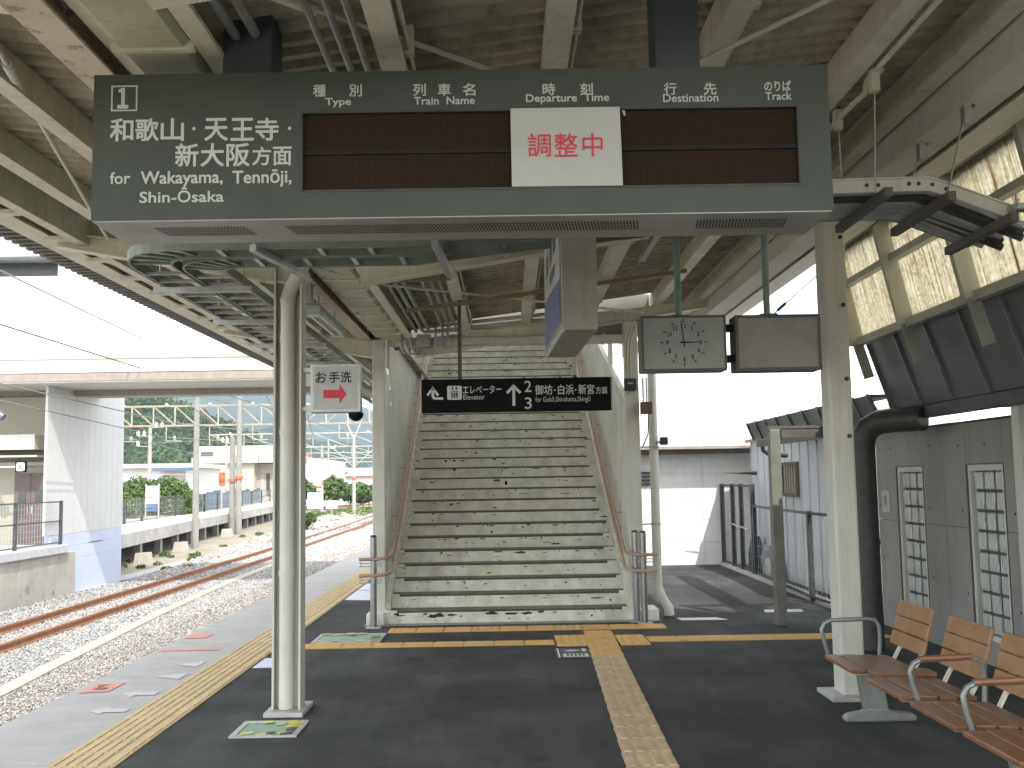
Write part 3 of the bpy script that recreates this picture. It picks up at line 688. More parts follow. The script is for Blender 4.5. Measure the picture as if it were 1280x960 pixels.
# ---- grey conduits under the roof
def conduits(xs, y0, y1, lab, r=.016, sag=0, dz=.075):
    t = thing('conduit_run', lab, 'conduit', (xs[0], (y0 + y1) / 2, 3.3), 'runs of steel conduit under the canopy')
    for x in xs:
        b = MB(); b.tube([(x, y0, zs(x) - dz), (x, y1, zs(x) - dz)], r, 8); b.build('conduit', GALV, t)
    for k in range(int((y1 - y0) / 1.5)): MB().box(xs[0] - .05, xs[-1] + .05, y0 + .6 + k * 1.5, y0 + .63 + k * 1.5, zs(xs[0]) - dz + r, zs(xs[0]) - dz + r + .02).build('strap', GALV, t)
conduits((-.72, -.645, -.575), .8, 11.6, 'three slim steel conduits side by side next to the innermost roof purlin')
conduits((-1.02, -.945), .8, 3.78, 'pair of steel conduits beside the gutter that ends at the departure board post', .02)
conduits((-1.02, -.95, -.88), 7.45, 11.6, 'three steel conduits beside the gutter running to the staircase', .019)

# ================================================================== STAIRCASE
NS, RI, GO = 30, .150, .286
SY = 11.68
stair = thing('staircase', 'wide painted concrete staircase with worn white risers rising to the footbridge', 'staircase', (0, SY, 0))
YAWS = .012
def sx(y): return -(y - SY) * YAWS
HW = 1.385
for i in range(NS):
    y0 = SY + i * GO; z0 = i * RI; c = sx(y0)
    hw = HW if i else 1.56
    b = MB()
    b.box(c - hw, c - hw / 3, y0, y0 + GO + .02, z0 - (.02 if i else 0), z0 + RI - .028, 0)       # riser in three painted pours
    xm = c + hw / 3 + random.uniform(-.25, .3)
    b.box(c - hw / 3, xm, y0 - .001, y0 + GO + .02, z0 - (.019 if i else 0), z0 + RI - .0285, 1 if i % 2 else 0)
    b.box(xm, c + hw, y0, y0 + GO + .02, z0 - (.02 if i else 0), z0 + RI - .028, 0)
    xa, xb = c - HW + .10 + random.uniform(-.03, .08), c + HW - .10 - random.uniform(-.03, .08)
    b.box(c - hw, c + hw, y0 + .035, y0 + GO + .02, z0 + RI - .028, z0 + RI - .004, 3)            # tread
    b.box(c - hw, xa, y0 - .004, y0 + .035, z0 + RI - .028, z0 + RI, 0)
    b.box(xb, c + hw, y0 - .004, y0 + .035, z0 + RI - .028, z0 + RI, 0)
    b.box(xa, xb, y0 + .004, y0 + .040, z0 + RI - .034, z0 + RI - .008, 2)                        # worn groove where the nosing strip was
    b.box(xa, xb, y0 - .006, y0 + .004, z0 + RI - .050, z0 + RI - .034, 0)
    b.build('step', [STAIRP, STAIRG, STAIRD, STAIRT], stair, bevel=.003)
# chipped paint: irregular dark flakes under each worn nosing, and mossy bare patches on the lowest riser
CHIP = mat('bare_chipped_concrete', (.075, .07, .05), .9, col2=(.035, .035, .025), nscale=30)
MOSS = mat('mossy_bare_patch', (.05, .055, .03), .95, col2=(.02, .025, .014), nscale=40)
rc = random.Random(5)
for i in range(NS):
    y0 = SY + i * GO; z1 = i * RI + RI - .05; c = sx(y0); b = MB(); hw = HW - .06
    for k in range(rc.randint(9, 22)):
        x = c + rc.uniform(-hw, hw); w = rc.uniform(.006, .035) * (2.5 if rc.random() < .12 else 1); h = rc.uniform(.003, .012) * (1.8 if rc.random() < .15 else 1)
        zc = z1 + .012 - rc.random() ** 3 * .085; n_ = rc.randint(5, 7)
        P = [(x + w * math.cos(2 * PI * j / n_) * rc.uniform(.6, 1.2), y0 - .0078, zc + h * math.sin(2 * PI * j / n_) * rc.uniform(.5, 1.2)) for j in range(n_)]
        b.add(P, [tuple(range(n_))])
    o = struct(b.build('chipped_paint', CHIP, stair), 'stuff')
b = MB()
for (xc, w, zc, h) in ((-.83, .20, .085, .022), (-.65, .10, .095, .014), (-.20, .15, .105, .018), (.02, .16, .10, .016), (.20, .14, .10, .017), (.36, .08, .112, .012), (-.95, .06, .11, .01)):
    n_ = 14; b.add([(xc + w * .5 * math.cos(2 * PI * j / n_) * rc.uniform(.75, 1.15), SY - .0078, zc + h * math.sin(2 * PI * j / n_) * rc.uniform(.5, 1.3)) for j in range(n_)], [tuple(range(n_))])
struct(b.build('moss_patch', MOSS, stair), 'stuff')
b = MB(); b.box(-.035, .0, SY + 10 * GO - .009, SY + 10 * GO - .0065, 10 * RI + .03, 10 * RI + .085); b.build('dark_plate', SIGNBLK, stair)
b = MB(); b.box(-1.60, -1.40, 11.56, 11.95, 0, .135); b.box(1.40, 1.68, 11.56, 11.95, 0, .135); b.build('end_block', STAIRP, stair, bevel=.012)
b = MB(); b.box(-1.62, 1.70, 11.54, 11.62, 0, .012); b.build('foot_strip', mat('worn_concrete', (.30, .28, .26), .8), stair)
yt = SY + NS * GO; zt = NS * RI
b = MB(); b.box(-1.6, 1.45, yt, 24.2, zt - .25, zt); b.build('landing', STAIRT, stair)
b = MB(); b.box(-1.7, 1.6, 24.2, 24.3, zt - .3, zt + 2.2); b.build('landing_wall', PANELW, stair)
# sloping skirt boards (stringers) inside each wall
def nose(y): return (y - SY) / GO * RI + RI
for s in (-1, 1):
    x0 = s * (HW - .005); b = MB()
    ya, yb = SY + .05, yt
    P = [(ya, nose(ya) - .22), (ya, nose(ya) + .06), (yb, nose(yb) + .06), (yb, nose(yb) - .22)]
    v = []
    for (y, z) in P: v.append((x0 - s * .03 + sx(y), y, z))
    for (y, z) in P: v.append((x0 + s * .03 + sx(y), y, z))
    b.add(v, [(0, 1, 2, 3), (7, 6, 5, 4), (0, 4, 5, 1), (1, 5, 6, 2), (2, 6, 7, 3), (3, 7, 4, 0)]); b.build('stringer', STAIRP, stair)
# side walls of ribbed panels: each panel its own part
def wall_panel(s, y0, y1, zt0, zt1, m):
    b = MB(); x = s * 1.43
    c0, c1 = sx(y0), sx(y1); g = .004
    lo = [(x - .015 + c0, y0 + g, max(0, nose(y0) - .4)), (x + .015 + c0, y0 + g, max(0, nose(y0) - .4)), (x + .015 + c1, y1 - g, max(0, nose(y1) - .4)), (x - .015 + c1, y1 - g, max(0, nose(y1) - .4))]
    hi = [(x - .015 + c0, y0 + g, zt0), (x + .015 + c0, y0 + g, zt0), (x + .015 + c1, y1 - g, zt1), (x - .015 + c1, y1 - g, zt1)]
    b.hexa(lo, hi)
    k = 3
    for i in range(k):                                       # standing ribs
        yy = y0 + (y1 - y0) * (i + .5) / k; zz = zt0 + (zt1 - zt0) * (i + .5) / k
        b.box(x + sx(yy) - s * .015 - .006, x + sx(yy) - s * .015 + .006, yy - .012, yy + .012, max(.1, nose(yy) - .3), zz - .02)
    return b.build('wall_panel', m, stair)
y = 11.87
while y < 20.2:
    y2 = y + .46
    def ptop(yy): return 2.50 + (yy - 12.0) * .36
    wall_panel(1, y, y2, ptop(y), ptop(y2), PANELW)
    wall_panel(-1, y, y2, max(3.30, nose(y) + 2.2), max(3.30, nose(y2) + 2.2), PANELW)
    y = y2
b = MB(); b.bar((1.43 + sx(11.9), 11.87, 2.46 + .02), (1.43 + sx(20), 20.2, 2.46 + .36 * 8.3 + .03), .06, .04); b.build('parapet_cap', CREAMW, stair)
# sloping stair roof and beams; unseen sheet made translucent to brighten the steps
b = MB(); b.hexa([(-1.6, 12.0, 3.62), (1.7, 12.05, 3.62), (1.6, 24.3, 7.2), (-1.8, 24.3, 7.2)], [(-1.6, 12.05, 3.70), (1.7, 12.05, 3.70), (1.6, 24.3, 7.28), (-1.8, 24.3, 7.28)]); b.build('roof', stair_fill_light_mat(), stair)
for x in (1.50, 1.62, 1.72):
    b = MB(); b.bar((x, 12.0, 3.45), (x - .1, 20, 5.6), .04, .09); b.build('roof_beam', GUTTER, stair)
for yy in (13.6, 15.2, 17, 19):
    b = MB(); b.bar((1.44 + sx(yy), yy, 2.46 + .36 * (yy - 11.9)), (1.44 + sx(yy), yy, 3.55 + (yy - 12) * .29), .06, .06); b.build('roof_post', CREAMW, stair)
# portal beams between the two posts
b = MB(); b.box(-1.40, 1.385, 11.70, 11.80, 3.165, 3.265); 
b.build('portal_beam', CREAMW, stair, bevel=.02)
for k in range(9):
    x = -1.1 + k * .28
    b = MB(); b.box(x, x + .018, 11.69, 11.81, 3.155, 3.285); b.build('clamp', CREAMW, stair)
b = MB(); b.hexa([(-.95, 11.72, 3.32), (1.385, 11.72, 3.44), (1.385, 11.80, 3.44), (-.95, 11.80, 3.32)], [(-.95, 11.72, 3.35), (1.385, 11.72, 3.56), (1.385, 11.80, 3.56), (-.95, 11.80, 3.35)]); b.build('portal_beam', CREAMW, stair)
b = MB(); b.tube([(-1.36, 11.64, 2.9), (-1.36, 11.64, 3.24), (-1.33, 11.64, 3.31), (-1.26, 11.64, 3.345), (-1.1, 11.64, 3.36), (1.0, 11.64, 3.55)], .022, 10); b.build('portal_pipe', CREAMW, stair)
b = MB(); b.box(-1.02, -.86, 11.62, 11.70, 3.14, 3.29); b.build('switch_box', mat('box_grey', (.38, .37, .33), .6), stair, bevel=.005)
for k, x in enumerate((-1.22, -1.16, -1.10)):
    b = MB(); b.tube([(x, 11.62, 3.38), (x + .01, 11.62, 3.2), (x + .05, 11.62, 3.08), (x + .10, 11.63, 3.06), (x + .13, 11.64, 3.14)], .016, 8); b.build('conduit', GALV, stair)
for k, x in enumerate((-.80, -.72, -.66)):
    b = MB(); b.tube([(x, 11.62, 3.44), (x, 11.62, 3.12)], .014, 8); b.build('conduit', GALV, stair)
# hand rails: upper and lower on both sides, wrapping round the post
for s in (-1, 1):
    for h in (.60, .42):
        xr = s * 1.315; pts = [(s * 1.655, 11.40, h + .15), (s * 1.46, 11.40, h + .15), (s * 1.385, 11.42, h + .155), (s * 1.335, 11.50, h + .165), (xr, 11.62, h + .18)]
        for k in range(1, 9):
            yy = SY + k * 1.05; pts.append((xr + sx(yy), yy, nose(yy) + h + .02))
        b = MB(); b.tube(pts, .019, 10); b.build('handrail', HANDR, stair)
        b = MB()
        for xx in (s * 1.635, s * 1.415): b.tube([(xx, 11.40, h + .13), (xx, 11.40, h + .07)], .006, 6)
        b.tube([(s * 1.655, 11.40, h + .105), (s * 1.40, 11.40, h + .105)], .006, 6); b.tube([(s * 1.655, 11.40, h + .07), (s * 1.40, 11.40, h + .07)], .006, 6)
        b.build('rail_bracket', GALV, stair)
        for k in range(7):
            b = MB(); yy = 12.6 + k * 1.15; b.tube([(xr + sx(yy), yy, nose(yy) + h), (xr + s * .04 + sx(yy), yy, nose(yy) + h - .05), (s * 1.42 + sx(yy), yy, nose(yy) + h - .05)], .007, 6)
            b.build('rail_bracket', GALV, stair)
for x, y, lab in ((-1.50, 11.43, 'stainless guard post left of the staircase'), (1.50, 11.43, 'stainless guard post right of the staircase, front one of two'), (1.43, 11.56, 'stainless guard post right of the staircase, rear one of two')):
    t = thing('guard_post', lab, 'post', (x, y, 0), 'stainless posts at the stair foot')
    b = MB(); b.tube([(x, y, .01), (x, y, .99)], .036, 14); b.build('tube', mat('stainless', (.30, .31, .31), .3, metal=.75), t)
    b = MB(); b.tube([(x, y, .99), (x, y, 1.012)], [.037, .028], 14); b.build('cap', DKSTEEL, t)
    b = MB(); b.box(x - .08, x + .08, y - .07, y + .07, 0, .01); b.build('base_plate', SILV, t)

# ================================================================== SIGNS
bd = thing('departure_board', 'large grey-green departure board with dark display rows hanging across the platform', 'departure board', (-.15, 3.9, 2.58))
BX0, BX1, BZ0, BZ1, BY0, BY1 = -1.528, 1.232, 2.582, 3.140, 3.70, 4.06
lx0, lx1, lz0, lz1 = -.748, 1.112, 2.682, 2.983
b = MB()
b.box(BX0, lx0, BY0, BY0 + .03, BZ0, BZ1); b.box(lx1, BX1, BY0, BY0 + .03, BZ0, BZ1)
b.box(lx0, lx1, BY0, BY0 + .03, BZ0, lz0); b.box(lx0, lx1, BY0, BY0 + .03, lz1, BZ1)
b.build('front_frame', BRDGREY, bd)
b = MB(); b.box(BX0 + .001, BX1 - .001, BY0 + .031, BY1, BZ0 + .004, BZ1 - .001); b.build('housing', BRDGREY, bd)
b = MB(); b.box(BX0 + .004, BX1 - .004, BY0 + .006, BY1 - .002, BZ0 - .005, BZ0 + .0035); b.build('bottom_plate', BRDUNDER, bd)
b = MB(); b.box(lx0 + .001, lx1 - .001, BY0 + .020, BY0 + .0305, lz0, lz1); b.build('display', LED, bd)
b = MB(); b.box(lx0 + .001, lx1 - .001, BY0 + .010, BY0 + .0195, 2.824, 2.838); b.build('divider', VENT, bd)
b = MB()
for a, e, c, d in ((lx0, lx1, lz0 - .004, lz0 + .004), (lx0, lx1, lz1 - .004, lz1 + .004), (lx0 - .004, lx0 + .004, lz0, lz1), (lx1 - .004, lx1 + .004, lz0, lz1)): b.box(a, e, BY0 - .003, BY0 + .0002, c, d)
b.build('display_trim', DKSTEEL, bd)
for (a, e) in ((-1.33, -.98), (-.83, .53), (.74, 1.10)):
    b = MB(); k = int((e - a) / .0125)
    for r_ in range(5):
        for i in range(k): 
            xx = a + i * .0125 + r_ * .004; b.add([(xx, 3.80 + r_ * .028, BZ0 - .0056), (xx + .007, 3.80 + r_ * .028, BZ0 - .0056), (xx + .010, 3.82 + r_ * .028, BZ0 - .0056), (xx + .003, 3.82 + r_ * .028, BZ0 - .0056)], [(0, 1, 2, 3)])
    b.build('vent_grille', VENT, bd)
for (a, e) in ((-1.075, -.885), (.60, .772)):
    b = MB(); b.box(a, e, 3.80, 3.98, BZ1 - .002, zs((a + e) / 2) + .03); b.build('hanger_post', BRDPOST, bd, bevel=.004)
def U_(px): return -1.528 + (px - 118) * .003003
def V_(px, py): return 3.146 - (py - 92 + .0098 * (px - 118)) * .003075
def bt(s, a, e, t_, bb, m=WHITEPR, bold=.0, par=bd, yy=BY0): 
    return text(s, U_(a), U_(e), V_((a + e) / 2, bb), V_((a + e) / 2, t_), yy, m, par, bold)
b = MB(); x0, x1, z0, z1 = U_(140), U_(172.5), V_(156, 139.5), V_(156, 107.5)
for a, e, c, d in ((x0, x1, z0, z0 + .005), (x0, x1, z1 - .005, z1), (x0, x0 + .005, z0 + .005, z1 - .005), (x1 - .005, x1, z0 + .005, z1 - .005)): b.box(a, e, BY0 - .002, BY0 - .0002, c, d)
b.build('number_frame', WHITEPR, bd)
bt('１', 149, 160.5, 111.5, 135.5, bold=.05)
for ch, x in zip('和歌山天王寺', (140, 171.5, 203, 257.5, 290, 320.5)): bt(ch, x, x + 28, 149.5, 177, bold=.022)
for x in (241.5, 360.5): bt('●', x, x + 4.2, 160, 164.2)
for ch, x in zip('新大阪', (221.5, 253, 285)): bt(ch, x, x + 28, 181, 209, bold=.022)
for ch, x in zip('方面', (317, 342.5)): bt(ch, x, x + 22.5, 185.5, 208, bold=.02)
bt('for', 141, 165.5, 216, 230.5, bold=.02); bt('Wakayama,', 179, 280, 215, 235, bold=.02); bt('Tennōji,', 292.5, 365, 214, 235, bold=.02)
bt('Shin-Ōsaka', 178, 281.5, 236, 253.5, bold=.02)
for ch, x in (('種', 392), ('別', 437), ('列', 517), ('車', 548), ('名', 579), ('時', 679), ('刻', 726), ('行', 831), ('先', 881)): bt(ch, x, x + 15.5, 107.5 if x < 500 else 107, 122.5 if x < 500 else 122, bold=.018)
bt('のりば', 957, 990, 105, 118, bold=.02)
bt('Type', 407, 439, 124.5, 136, bold=.02); bt('Train  Name', 518, 593.5, 123.5, 133, bold=.02); bt('Departure  Time', 658, 761.5, 120.5, 133, bold=.02)
bt('Destination', 829.5, 898.5, 121, 131, bold=.02); bt('Track', 957.5, 990.5, 119.5, 129, bold=.02)
ns = thing('paper_notice', 'white paper notice with red writing taped over the departure board display', 'notice', (.24, 3.69, 2.69))
b = MB(); b.hexa([(U_(638.5), 3.691, 2.686), (U_(776), 3.691, 2.684), (U_(776), 3.6935, 2.684), (U_(638.5), 3.6935, 2.686)], [(U_(638), 3.691, 2.985), (U_(774.5), 3.691, 2.986), (U_(774.5), 3.6935, 2.986), (U_(638), 3.6935, 2.985)]); b.build('sheet', PAPER, ns)
for ch, x in zip('調整中', (659, 692, 727)): bt(ch, x, x + (28.5 if ch != '中' else 25), 171, 200, REDPR, .004, ns, 3.691)
b = MB(); b.add([(.452, 3.6985, 2.975), (.462, 3.6985, 2.975), (.466, 3.6985, 2.955), (.460, 3.6985, 2.953)], [(0, 1, 2, 3)]); b.build('tape', PAPER, ns)

# hanging direction sign
ds = thing('direction_sign', 'black hanging sign pointing to the elevator and platforms two and three', 'sign', (.1, 9.6, 2.25))
DY = 9.57
def D(px, py): return (-.797 + (px - 527) * .007593, 2.558 - (py - 475 + .009 * (px - 527)) * .00765)
x0, z1 = D(527, 475); x1, z0 = D(763, 514.5)
b = MB(); b.box(x0, x1, DY, DY + .07, z0 + .002, z1); b.build('panel', SIGNBLK, ds, bevel=.004)
b = MB(); b.box(x0 - .008, x0, DY - .004, DY + .07, z0, z1 + .004); b.build('end_cap', SIGNFRM, ds); b = MB(); b.box(x1, x1 + .014, DY - .004, DY + .07, z0, z1 + .004); b.build('end_cap', SIGNFRM, ds)
for px, zt_ in ((575, 3.34), (718, 3.48)):
    x, z = D(px, 475); b = MB(); b.box(x - .018, x + .018, DY + .01, DY + .05, z1, zt_); b.build('hanger', POSTBR if px < 600 else CREAM, ds)
    if px > 600: b = MB(); b.box(x - .02, x + .02, DY + .01, DY + .05, z1 + .0, z1 + .02); b.build('hanger_foot', CREAM, ds)
def dt(s, a, e, t_, bb, bold=.0, m=WHITELT):
    xa, za = D(a, t_); xb, zb = D(e, bb); return text(s, xa, xb, zb, za, DY, m, ds, bold)
def dpoly(pts, m=WHITELT, name='arrow', k=.002):
    b = MB(); P = [D(*p) for p in pts]; b.add([(x, DY - k, z) for x, z in P], [tuple(range(len(P)))]); return b.build(name, m, ds)
b = MB()
def quad2(b, pts, k=.002):
    P = [D(*p) for p in pts]; b.add([(x, DY - k, z) for x, z in P], [tuple(range(len(P)))])
quad2(b, [(533.3, 493.5), (541, 483.5), (541, 488), (535.3, 496)]); quad2(b, [(541, 483.5), (549, 493.5), (546.6, 495.8), (541, 488)])
quad2(b, [(539.5, 485.5), (542.8, 485.5), (542.8, 495.5), (539.5, 496)]); quad2(b, [(539.5, 496), (542.8, 495.5), (544, 497), (541.5, 499.6)]); quad2(b, [(541.5, 499.6), (544, 497), (554, 497), (554, 500.2)])
b.build('arrow', WHITELT, ds)
b = MB(); quad2(b, [(559, 484.3), (560.2, 483), (576, 483), (577.2, 484.3), (577.2, 498.9), (576, 500.2), (560.2, 500.2), (559, 498.9)]); b.build('elevator_icon', WHITELT, ds)
b = MB()
for a, t_, e, bb in ((564, 489.3, 572.4, 490.2), (564, 497.2, 572.4, 498), (564, 489.3, 564.8, 498), (571.6, 489.3, 572.4, 498)): quad2(b, [(a, t_), (e, t_), (e, bb), (a, bb)], .004)
for x in (566, 568.2, 570.4): quad2(b, [(x - .7, 491.5), (x + .7, 491.5), (x + .7, 496.5), (x - .7, 496.5)], .004)
quad2(b, [(563.8, 486), (565.7, 488.2), (567.6, 486), (566.2, 486), (566.2, 484), (565.2, 484), (565.2, 486)], .004); quad2(b, [(568.6, 486.2), (570.5, 484), (572.4, 486.2), (571, 486.2), (571, 488.2), (570, 488.2), (570, 486.2)], .004)
b.build('icon_print', SIGNBLK, ds)
dt('エレベーター', 578.5, 626.5, 482.8, 492.5, .01); dt('Elevator', 579, 605.5, 494, 500)
b = MB(); quad2(b, [(632.3, 491), (641.7, 481.3), (641.7, 486), (634.4, 493.6)]); quad2(b, [(641.7, 481.3), (651.3, 491), (649, 493.6), (641.7, 486)]); quad2(b, [(640, 484), (643.5, 484), (643.5, 508), (640, 508)]); b.build('arrow', WHITELT, ds)
dt('2', 655.3, 664, 477.3, 491, .005); dt('3', 655.3, 664, 498, 512, .005)
dt('御坊', 668.5, 690, 482.6, 494.6, .012); dt('・', 692, 694, 488, 490); dt('白浜', 697, 716.5, 482.4, 494.4, .012); dt('・', 718, 720, 488, 490); dt('新宮', 722.5, 742, 482.2, 494.2, .012); dt('方面', 744, 758.2, 485.2, 493.8, .01)
dt('for Gobō,Shirahama,Shingū', 668.7, 737, 497.2, 505)

# toilet sign on the column
ts = thing('toilet_sign', 'square white sign with a red arrow fixed to the left column', 'sign', (-1.23, 7.3, 2.09))
TX0, TX1, TZ0, TZ1, TY = -1.405, -1.045, 2.102, 2.455, 7.28
b = MB(); b.box(TX0, TX1, TY, TY + .10, TZ0, TZ1); b.build('case', SIGNFRM, ts, bevel=.006)
b = MB(); b.box(TX0 + .022, TX1 - .022, TY - .003, TY + .002, TZ0 + .022, TZ1 - .022); b.build('face', SIGNWHT, ts)
for ch, a in (('お', -1.365), ('手', -1.27), ('洗', -1.185)): text(ch, a, a + .075, 2.317, 2.395, TY - .003, BLACKPR, ts, .02)
b = MB(); b.add([(x, TY - .0055, z) for x, z in ((-1.31, 2.205), (-1.195, 2.205), (-1.195, 2.165), (-1.145, 2.235), (-1.195, 2.305), (-1.195, 2.265), (-1.31, 2.265))], [(0, 1, 2, 3, 4, 5, 6)]); b.build('arrow', REDPR, ts)
for z in (2.12, 2.40):
    b = MB(); b.box(-1.47, TX0, TY + .03, TY + .06, z, z + .03); b.build('bracket', SIGNFRM, ts)
dc = thing('dome_camera', 'black dome camera hanging under the toilet sign', 'camera', (-1.08, 7.33, 2.05))
b = MB(); b.tube([(-1.085, 7.33, 2.10), (-1.085, 7.33, 2.085), (-1.085, 7.33, 2.065), (-1.085, 7.33, 2.048), (-1.085, 7.33, 2.04)], [.055, .055, .048, .03, .008], 16); b.build('dome', SIGNBLK, dc)
# vertical lit sign seen edge-on
vs = thing('advertising_lightbox', 'grey lightbox seen edge-on in front of the stairs, poster on its left face', 'lightbox', (.40, 6.35, 2.45))
a0, a1, b0, b1 = (.332, 5.8), (.540, 5.8), (.487, 6.95), (.280, 6.95)
b = MB(); b.hexa([(*a0, 2.455), (*a1, 2.455), (*b0, 2.435), (*b1, 2.435)], [(*a0, 3.30), (*a1, 3.30), (*b0, 3.30), (*b1, 3.30)]); b.build('case', SIGNGREY, vs, bevel=.006)
def side(t_, z): return (a0[0] + (b1[0] - a0[0]) * t_ - .004, 5.8 + 1.15 * t_, z)
b = MB(); b.add([side(.03, 2.50), side(.97, 2.48), side(.97, 3.28), side(.03, 3.28)], [(0, 1, 2, 3)]); b.build('poster', SIGNWHT, vs)
def side2(t_, z): p_ = side(t_, z); return (p_[0] - .003, p_[1], p_[2])
b = MB(); b.add([side2(.05, 2.51), side2(.95, 2.49), side2(.95, 2.80), side2(.05, 2.99 - .22)], [(0, 1, 2, 3)]); b.build('poster_print', SIGNBLUE, vs)
b = MB()
for (t_, z, w, h) in ((.25, 3.0, .10, .2), (.45, 2.98, .10, .24), (.7, 2.95, .08, .12), (.3, 2.86, .3, .05)):
    b.add([side2(t_, z), side2(t_ + w, z - .02), side2(t_ + w, z + h), side2(t_, z + h + .01)], [(0, 1, 2, 3)])
b.build('poster_print', mat('poster_ink', (.10, .11, .12), .5), vs)
b = MB(); b.bar((.338, 5.80, 2.452), (.286, 6.95, 2.432), .012, .012); b.build('edge_trim', SIGNFRM, vs)
b = MB(); b.box(.42, .46, 6.3, 6.34, 3.29, 3.5); b.build('hanger', GALV, vs)

# clock and blank box
def case(t, x0, x1, y0, y1, z0, z1, face, m, fw=.028):
    b = MB(); b.box(x0, x1, y0 + .012, y1, z0, z1); b.build('case', m, t, bevel=.008)
    b = MB(); b.box(x0, x1, y0, y0 + .0115, z0, z0 + fw); b.box(x0, x1, y0, y0 + .0115, z1 - fw, z1); b.box(x0, x0 + fw, y0, y0 + .0115, z0 + fw, z1 - fw); b.box(x1 - fw, x1, y0, y0 + .0115, z0 + fw, z1 - fw); b.build('bezel', m, t)
    b = MB(); b.box(x0 + fw, x1 - fw, y0 + .007, y0 + .0118, z0 + fw, z1 - fw); b.build('face', face, t)
ck = thing('platform_clock', 'rectangular platform clock showing two minutes to three, hanging right of the stairs', 'clock', (1.26, 7.1, 2.35))
case(ck, .962, 1.562, 7.10, 7.30, 2.345, 2.738, CLOCKF, CLOCKFR, .016)
cx, cz, cy = 1.262, 2.546, 7.104
for i in range(12):
    a = PI / 2 - (i + 1) * PI / 6; r_ = .118; s = str(i + 1).replace('1', '１').replace('0', '０').replace('2', '２') if i + 1 != 2 else '2'; w = (.008 if i == 0 else .011) if i + 1 < 10 else .021
    text(s, cx + r_ * math.cos(a) - w * .75, cx + r_ * math.cos(a) + w * .75, cz + r_ * math.sin(a) - .0155, cz + r_ * math.sin(a) + .0155, cy, BLACKPR, ck, .03, 'numeral')
b = MB()
for i in range(60):
    a = i * PI / 30; r0, r1, w = (.143, .168, .0035) if i % 5 == 0 else (.148, .156, .0012)
    d = Vector((math.cos(a), 0, math.sin(a))); n_ = Vector((-math.sin(a), 0, math.cos(a))); c = Vector((cx, cy - .0015, cz))
    b.add([c + d * r0 - n_ * w, c + d * r1 - n_ * w, c + d * r1 + n_ * w, c + d * r0 + n_ * w], [(0, 1, 2, 3)])
b.build('minute_marks', BLACKPR, ck)
def hand(ang, r0, r1, w, yy):
    b = MB(); d = Vector((math.cos(ang), 0, math.sin(ang))); n_ = Vector((-math.sin(ang), 0, math.cos(ang))); c = Vector((cx, yy, cz))
    v = [c - d * r0 - n_ * w, c + d * r1 - n_ * w * .45, c + d * r1 + n_ * w * .45, c - d * r0 + n_ * w]
    b.add(v + [p_ + Vector((0, .002, 0)) for p_ in v], [(0, 1, 2, 3), (7, 6, 5, 4), (0, 4, 5, 1), (1, 5, 6, 2), (2, 6, 7, 3), (3, 7, 4, 0)]); b.build('hand', BLACKPR, ck)
hand(PI / 2 + .12, .03, .155, .0045, cy - .008); hand(.01, .025, .115, .006, cy - .005)
b = MB(); b.tube([(cx, cy - .012, cz), (cx, cy, cz)], .009, 12); b.build('hub', BLACKPR, ck)
bb_ = thing('blank_lightbox', 'blank grey lightbox beside the platform clock', 'lightbox', (1.92, 7.1, 2.34))
case(bb_, 1.628, 2.232, 7.10, 7.30, 2.338, 2.735, BLANKF, CLOCKFR, .022)
for t, x in ((ck, 1.246), (bb_, 1.882)):
    b = MB(); b.tube([(x, 7.2, 2.735), (x, 7.2, zs(x) - .0)], .024, 12); b.build('hanger_pipe', SEAGRN, t)
    b = MB(); b.box(x - .06, x + .06, 7.14, 7.26, 2.735, 2.75); b.build('flange', CLOCKFR, t)
for z in (2.41, 2.63):
    b = MB(); b.box(1.562, 1.628, 7.16, 7.24, z, z + .05); b.build('link', SIGNBLK, ck, bevel=.006)
tw = thing('tension_wire', 'thin tension wire with a turnbuckle above the blank lightbox', 'wire', (1.95, 7.2, 2.75))
b = MB(); b.tube([(1.93, 7.25, 2.75), (3.15, 8.3, 3.72)], .004, 6); b.build('wire', WIRE, tw)
b = MB(); b.tube([(1.99, 7.30, 2.80), (2.06, 7.36, 2.855)], .012, 8); b.build('turnbuckle', DKSTEEL, tw)

# fluorescent lamps under the girder
def lamp(x, y0, y1, z, lab):
    t = thing('fluorescent_lamp', lab, 'lamp', (x, (y0 + y1) / 2, z), 'twin tube lamps under the canopy')
    b = MB(); b.box(x - .055, x + .055, y0, y1, z, z + .05); b.build('body', GALV, t, bevel=.01)
    for d in (-.04, .04):
        b = MB(); b.tube([(x + d, y0 + .12, z - .028), (x + d, y1 - .04, z - .028)], .014, 10); b.build('tube', TUBE, t)
    b = MB(); b.box(x - .06, x + .06, y0 - .02, y0 + .12, z - .045, z + .02); b.build('end_cap', GALV, t); b = MB(); b.box(x - .06, x + .06, y1 - .05, y1 + .02, z - .045, z + .02); b.build('end_cap', GALV, t)
    b = MB(); b.tube([(x, y0 + .25, z + .05), (x, y0 + .25, z + .16)], .012, 6); b.tube([(x, y1 - .25, z + .05), (x, y1 - .25, z + .16)], .012, 6); b.build('hanger', GALV, t)
lamp(-1.62, 8.5, 9.8, 3.06, 'twin tube fluorescent lamp under the valley girder behind the left column')
lamp(-1.95, 13.6, 14.9, 3.06, 'twin tube fluorescent lamp under the canopy beyond the left stair post')
b = MB(); b.box(-1.66, -1.6, 8.3, 8.42, 3.1, 3.25); o = b.build('lamp_socket', GALV); tag(o, 'small grey socket box on the girder just before the nearer twin tube lamp', 'junction box')

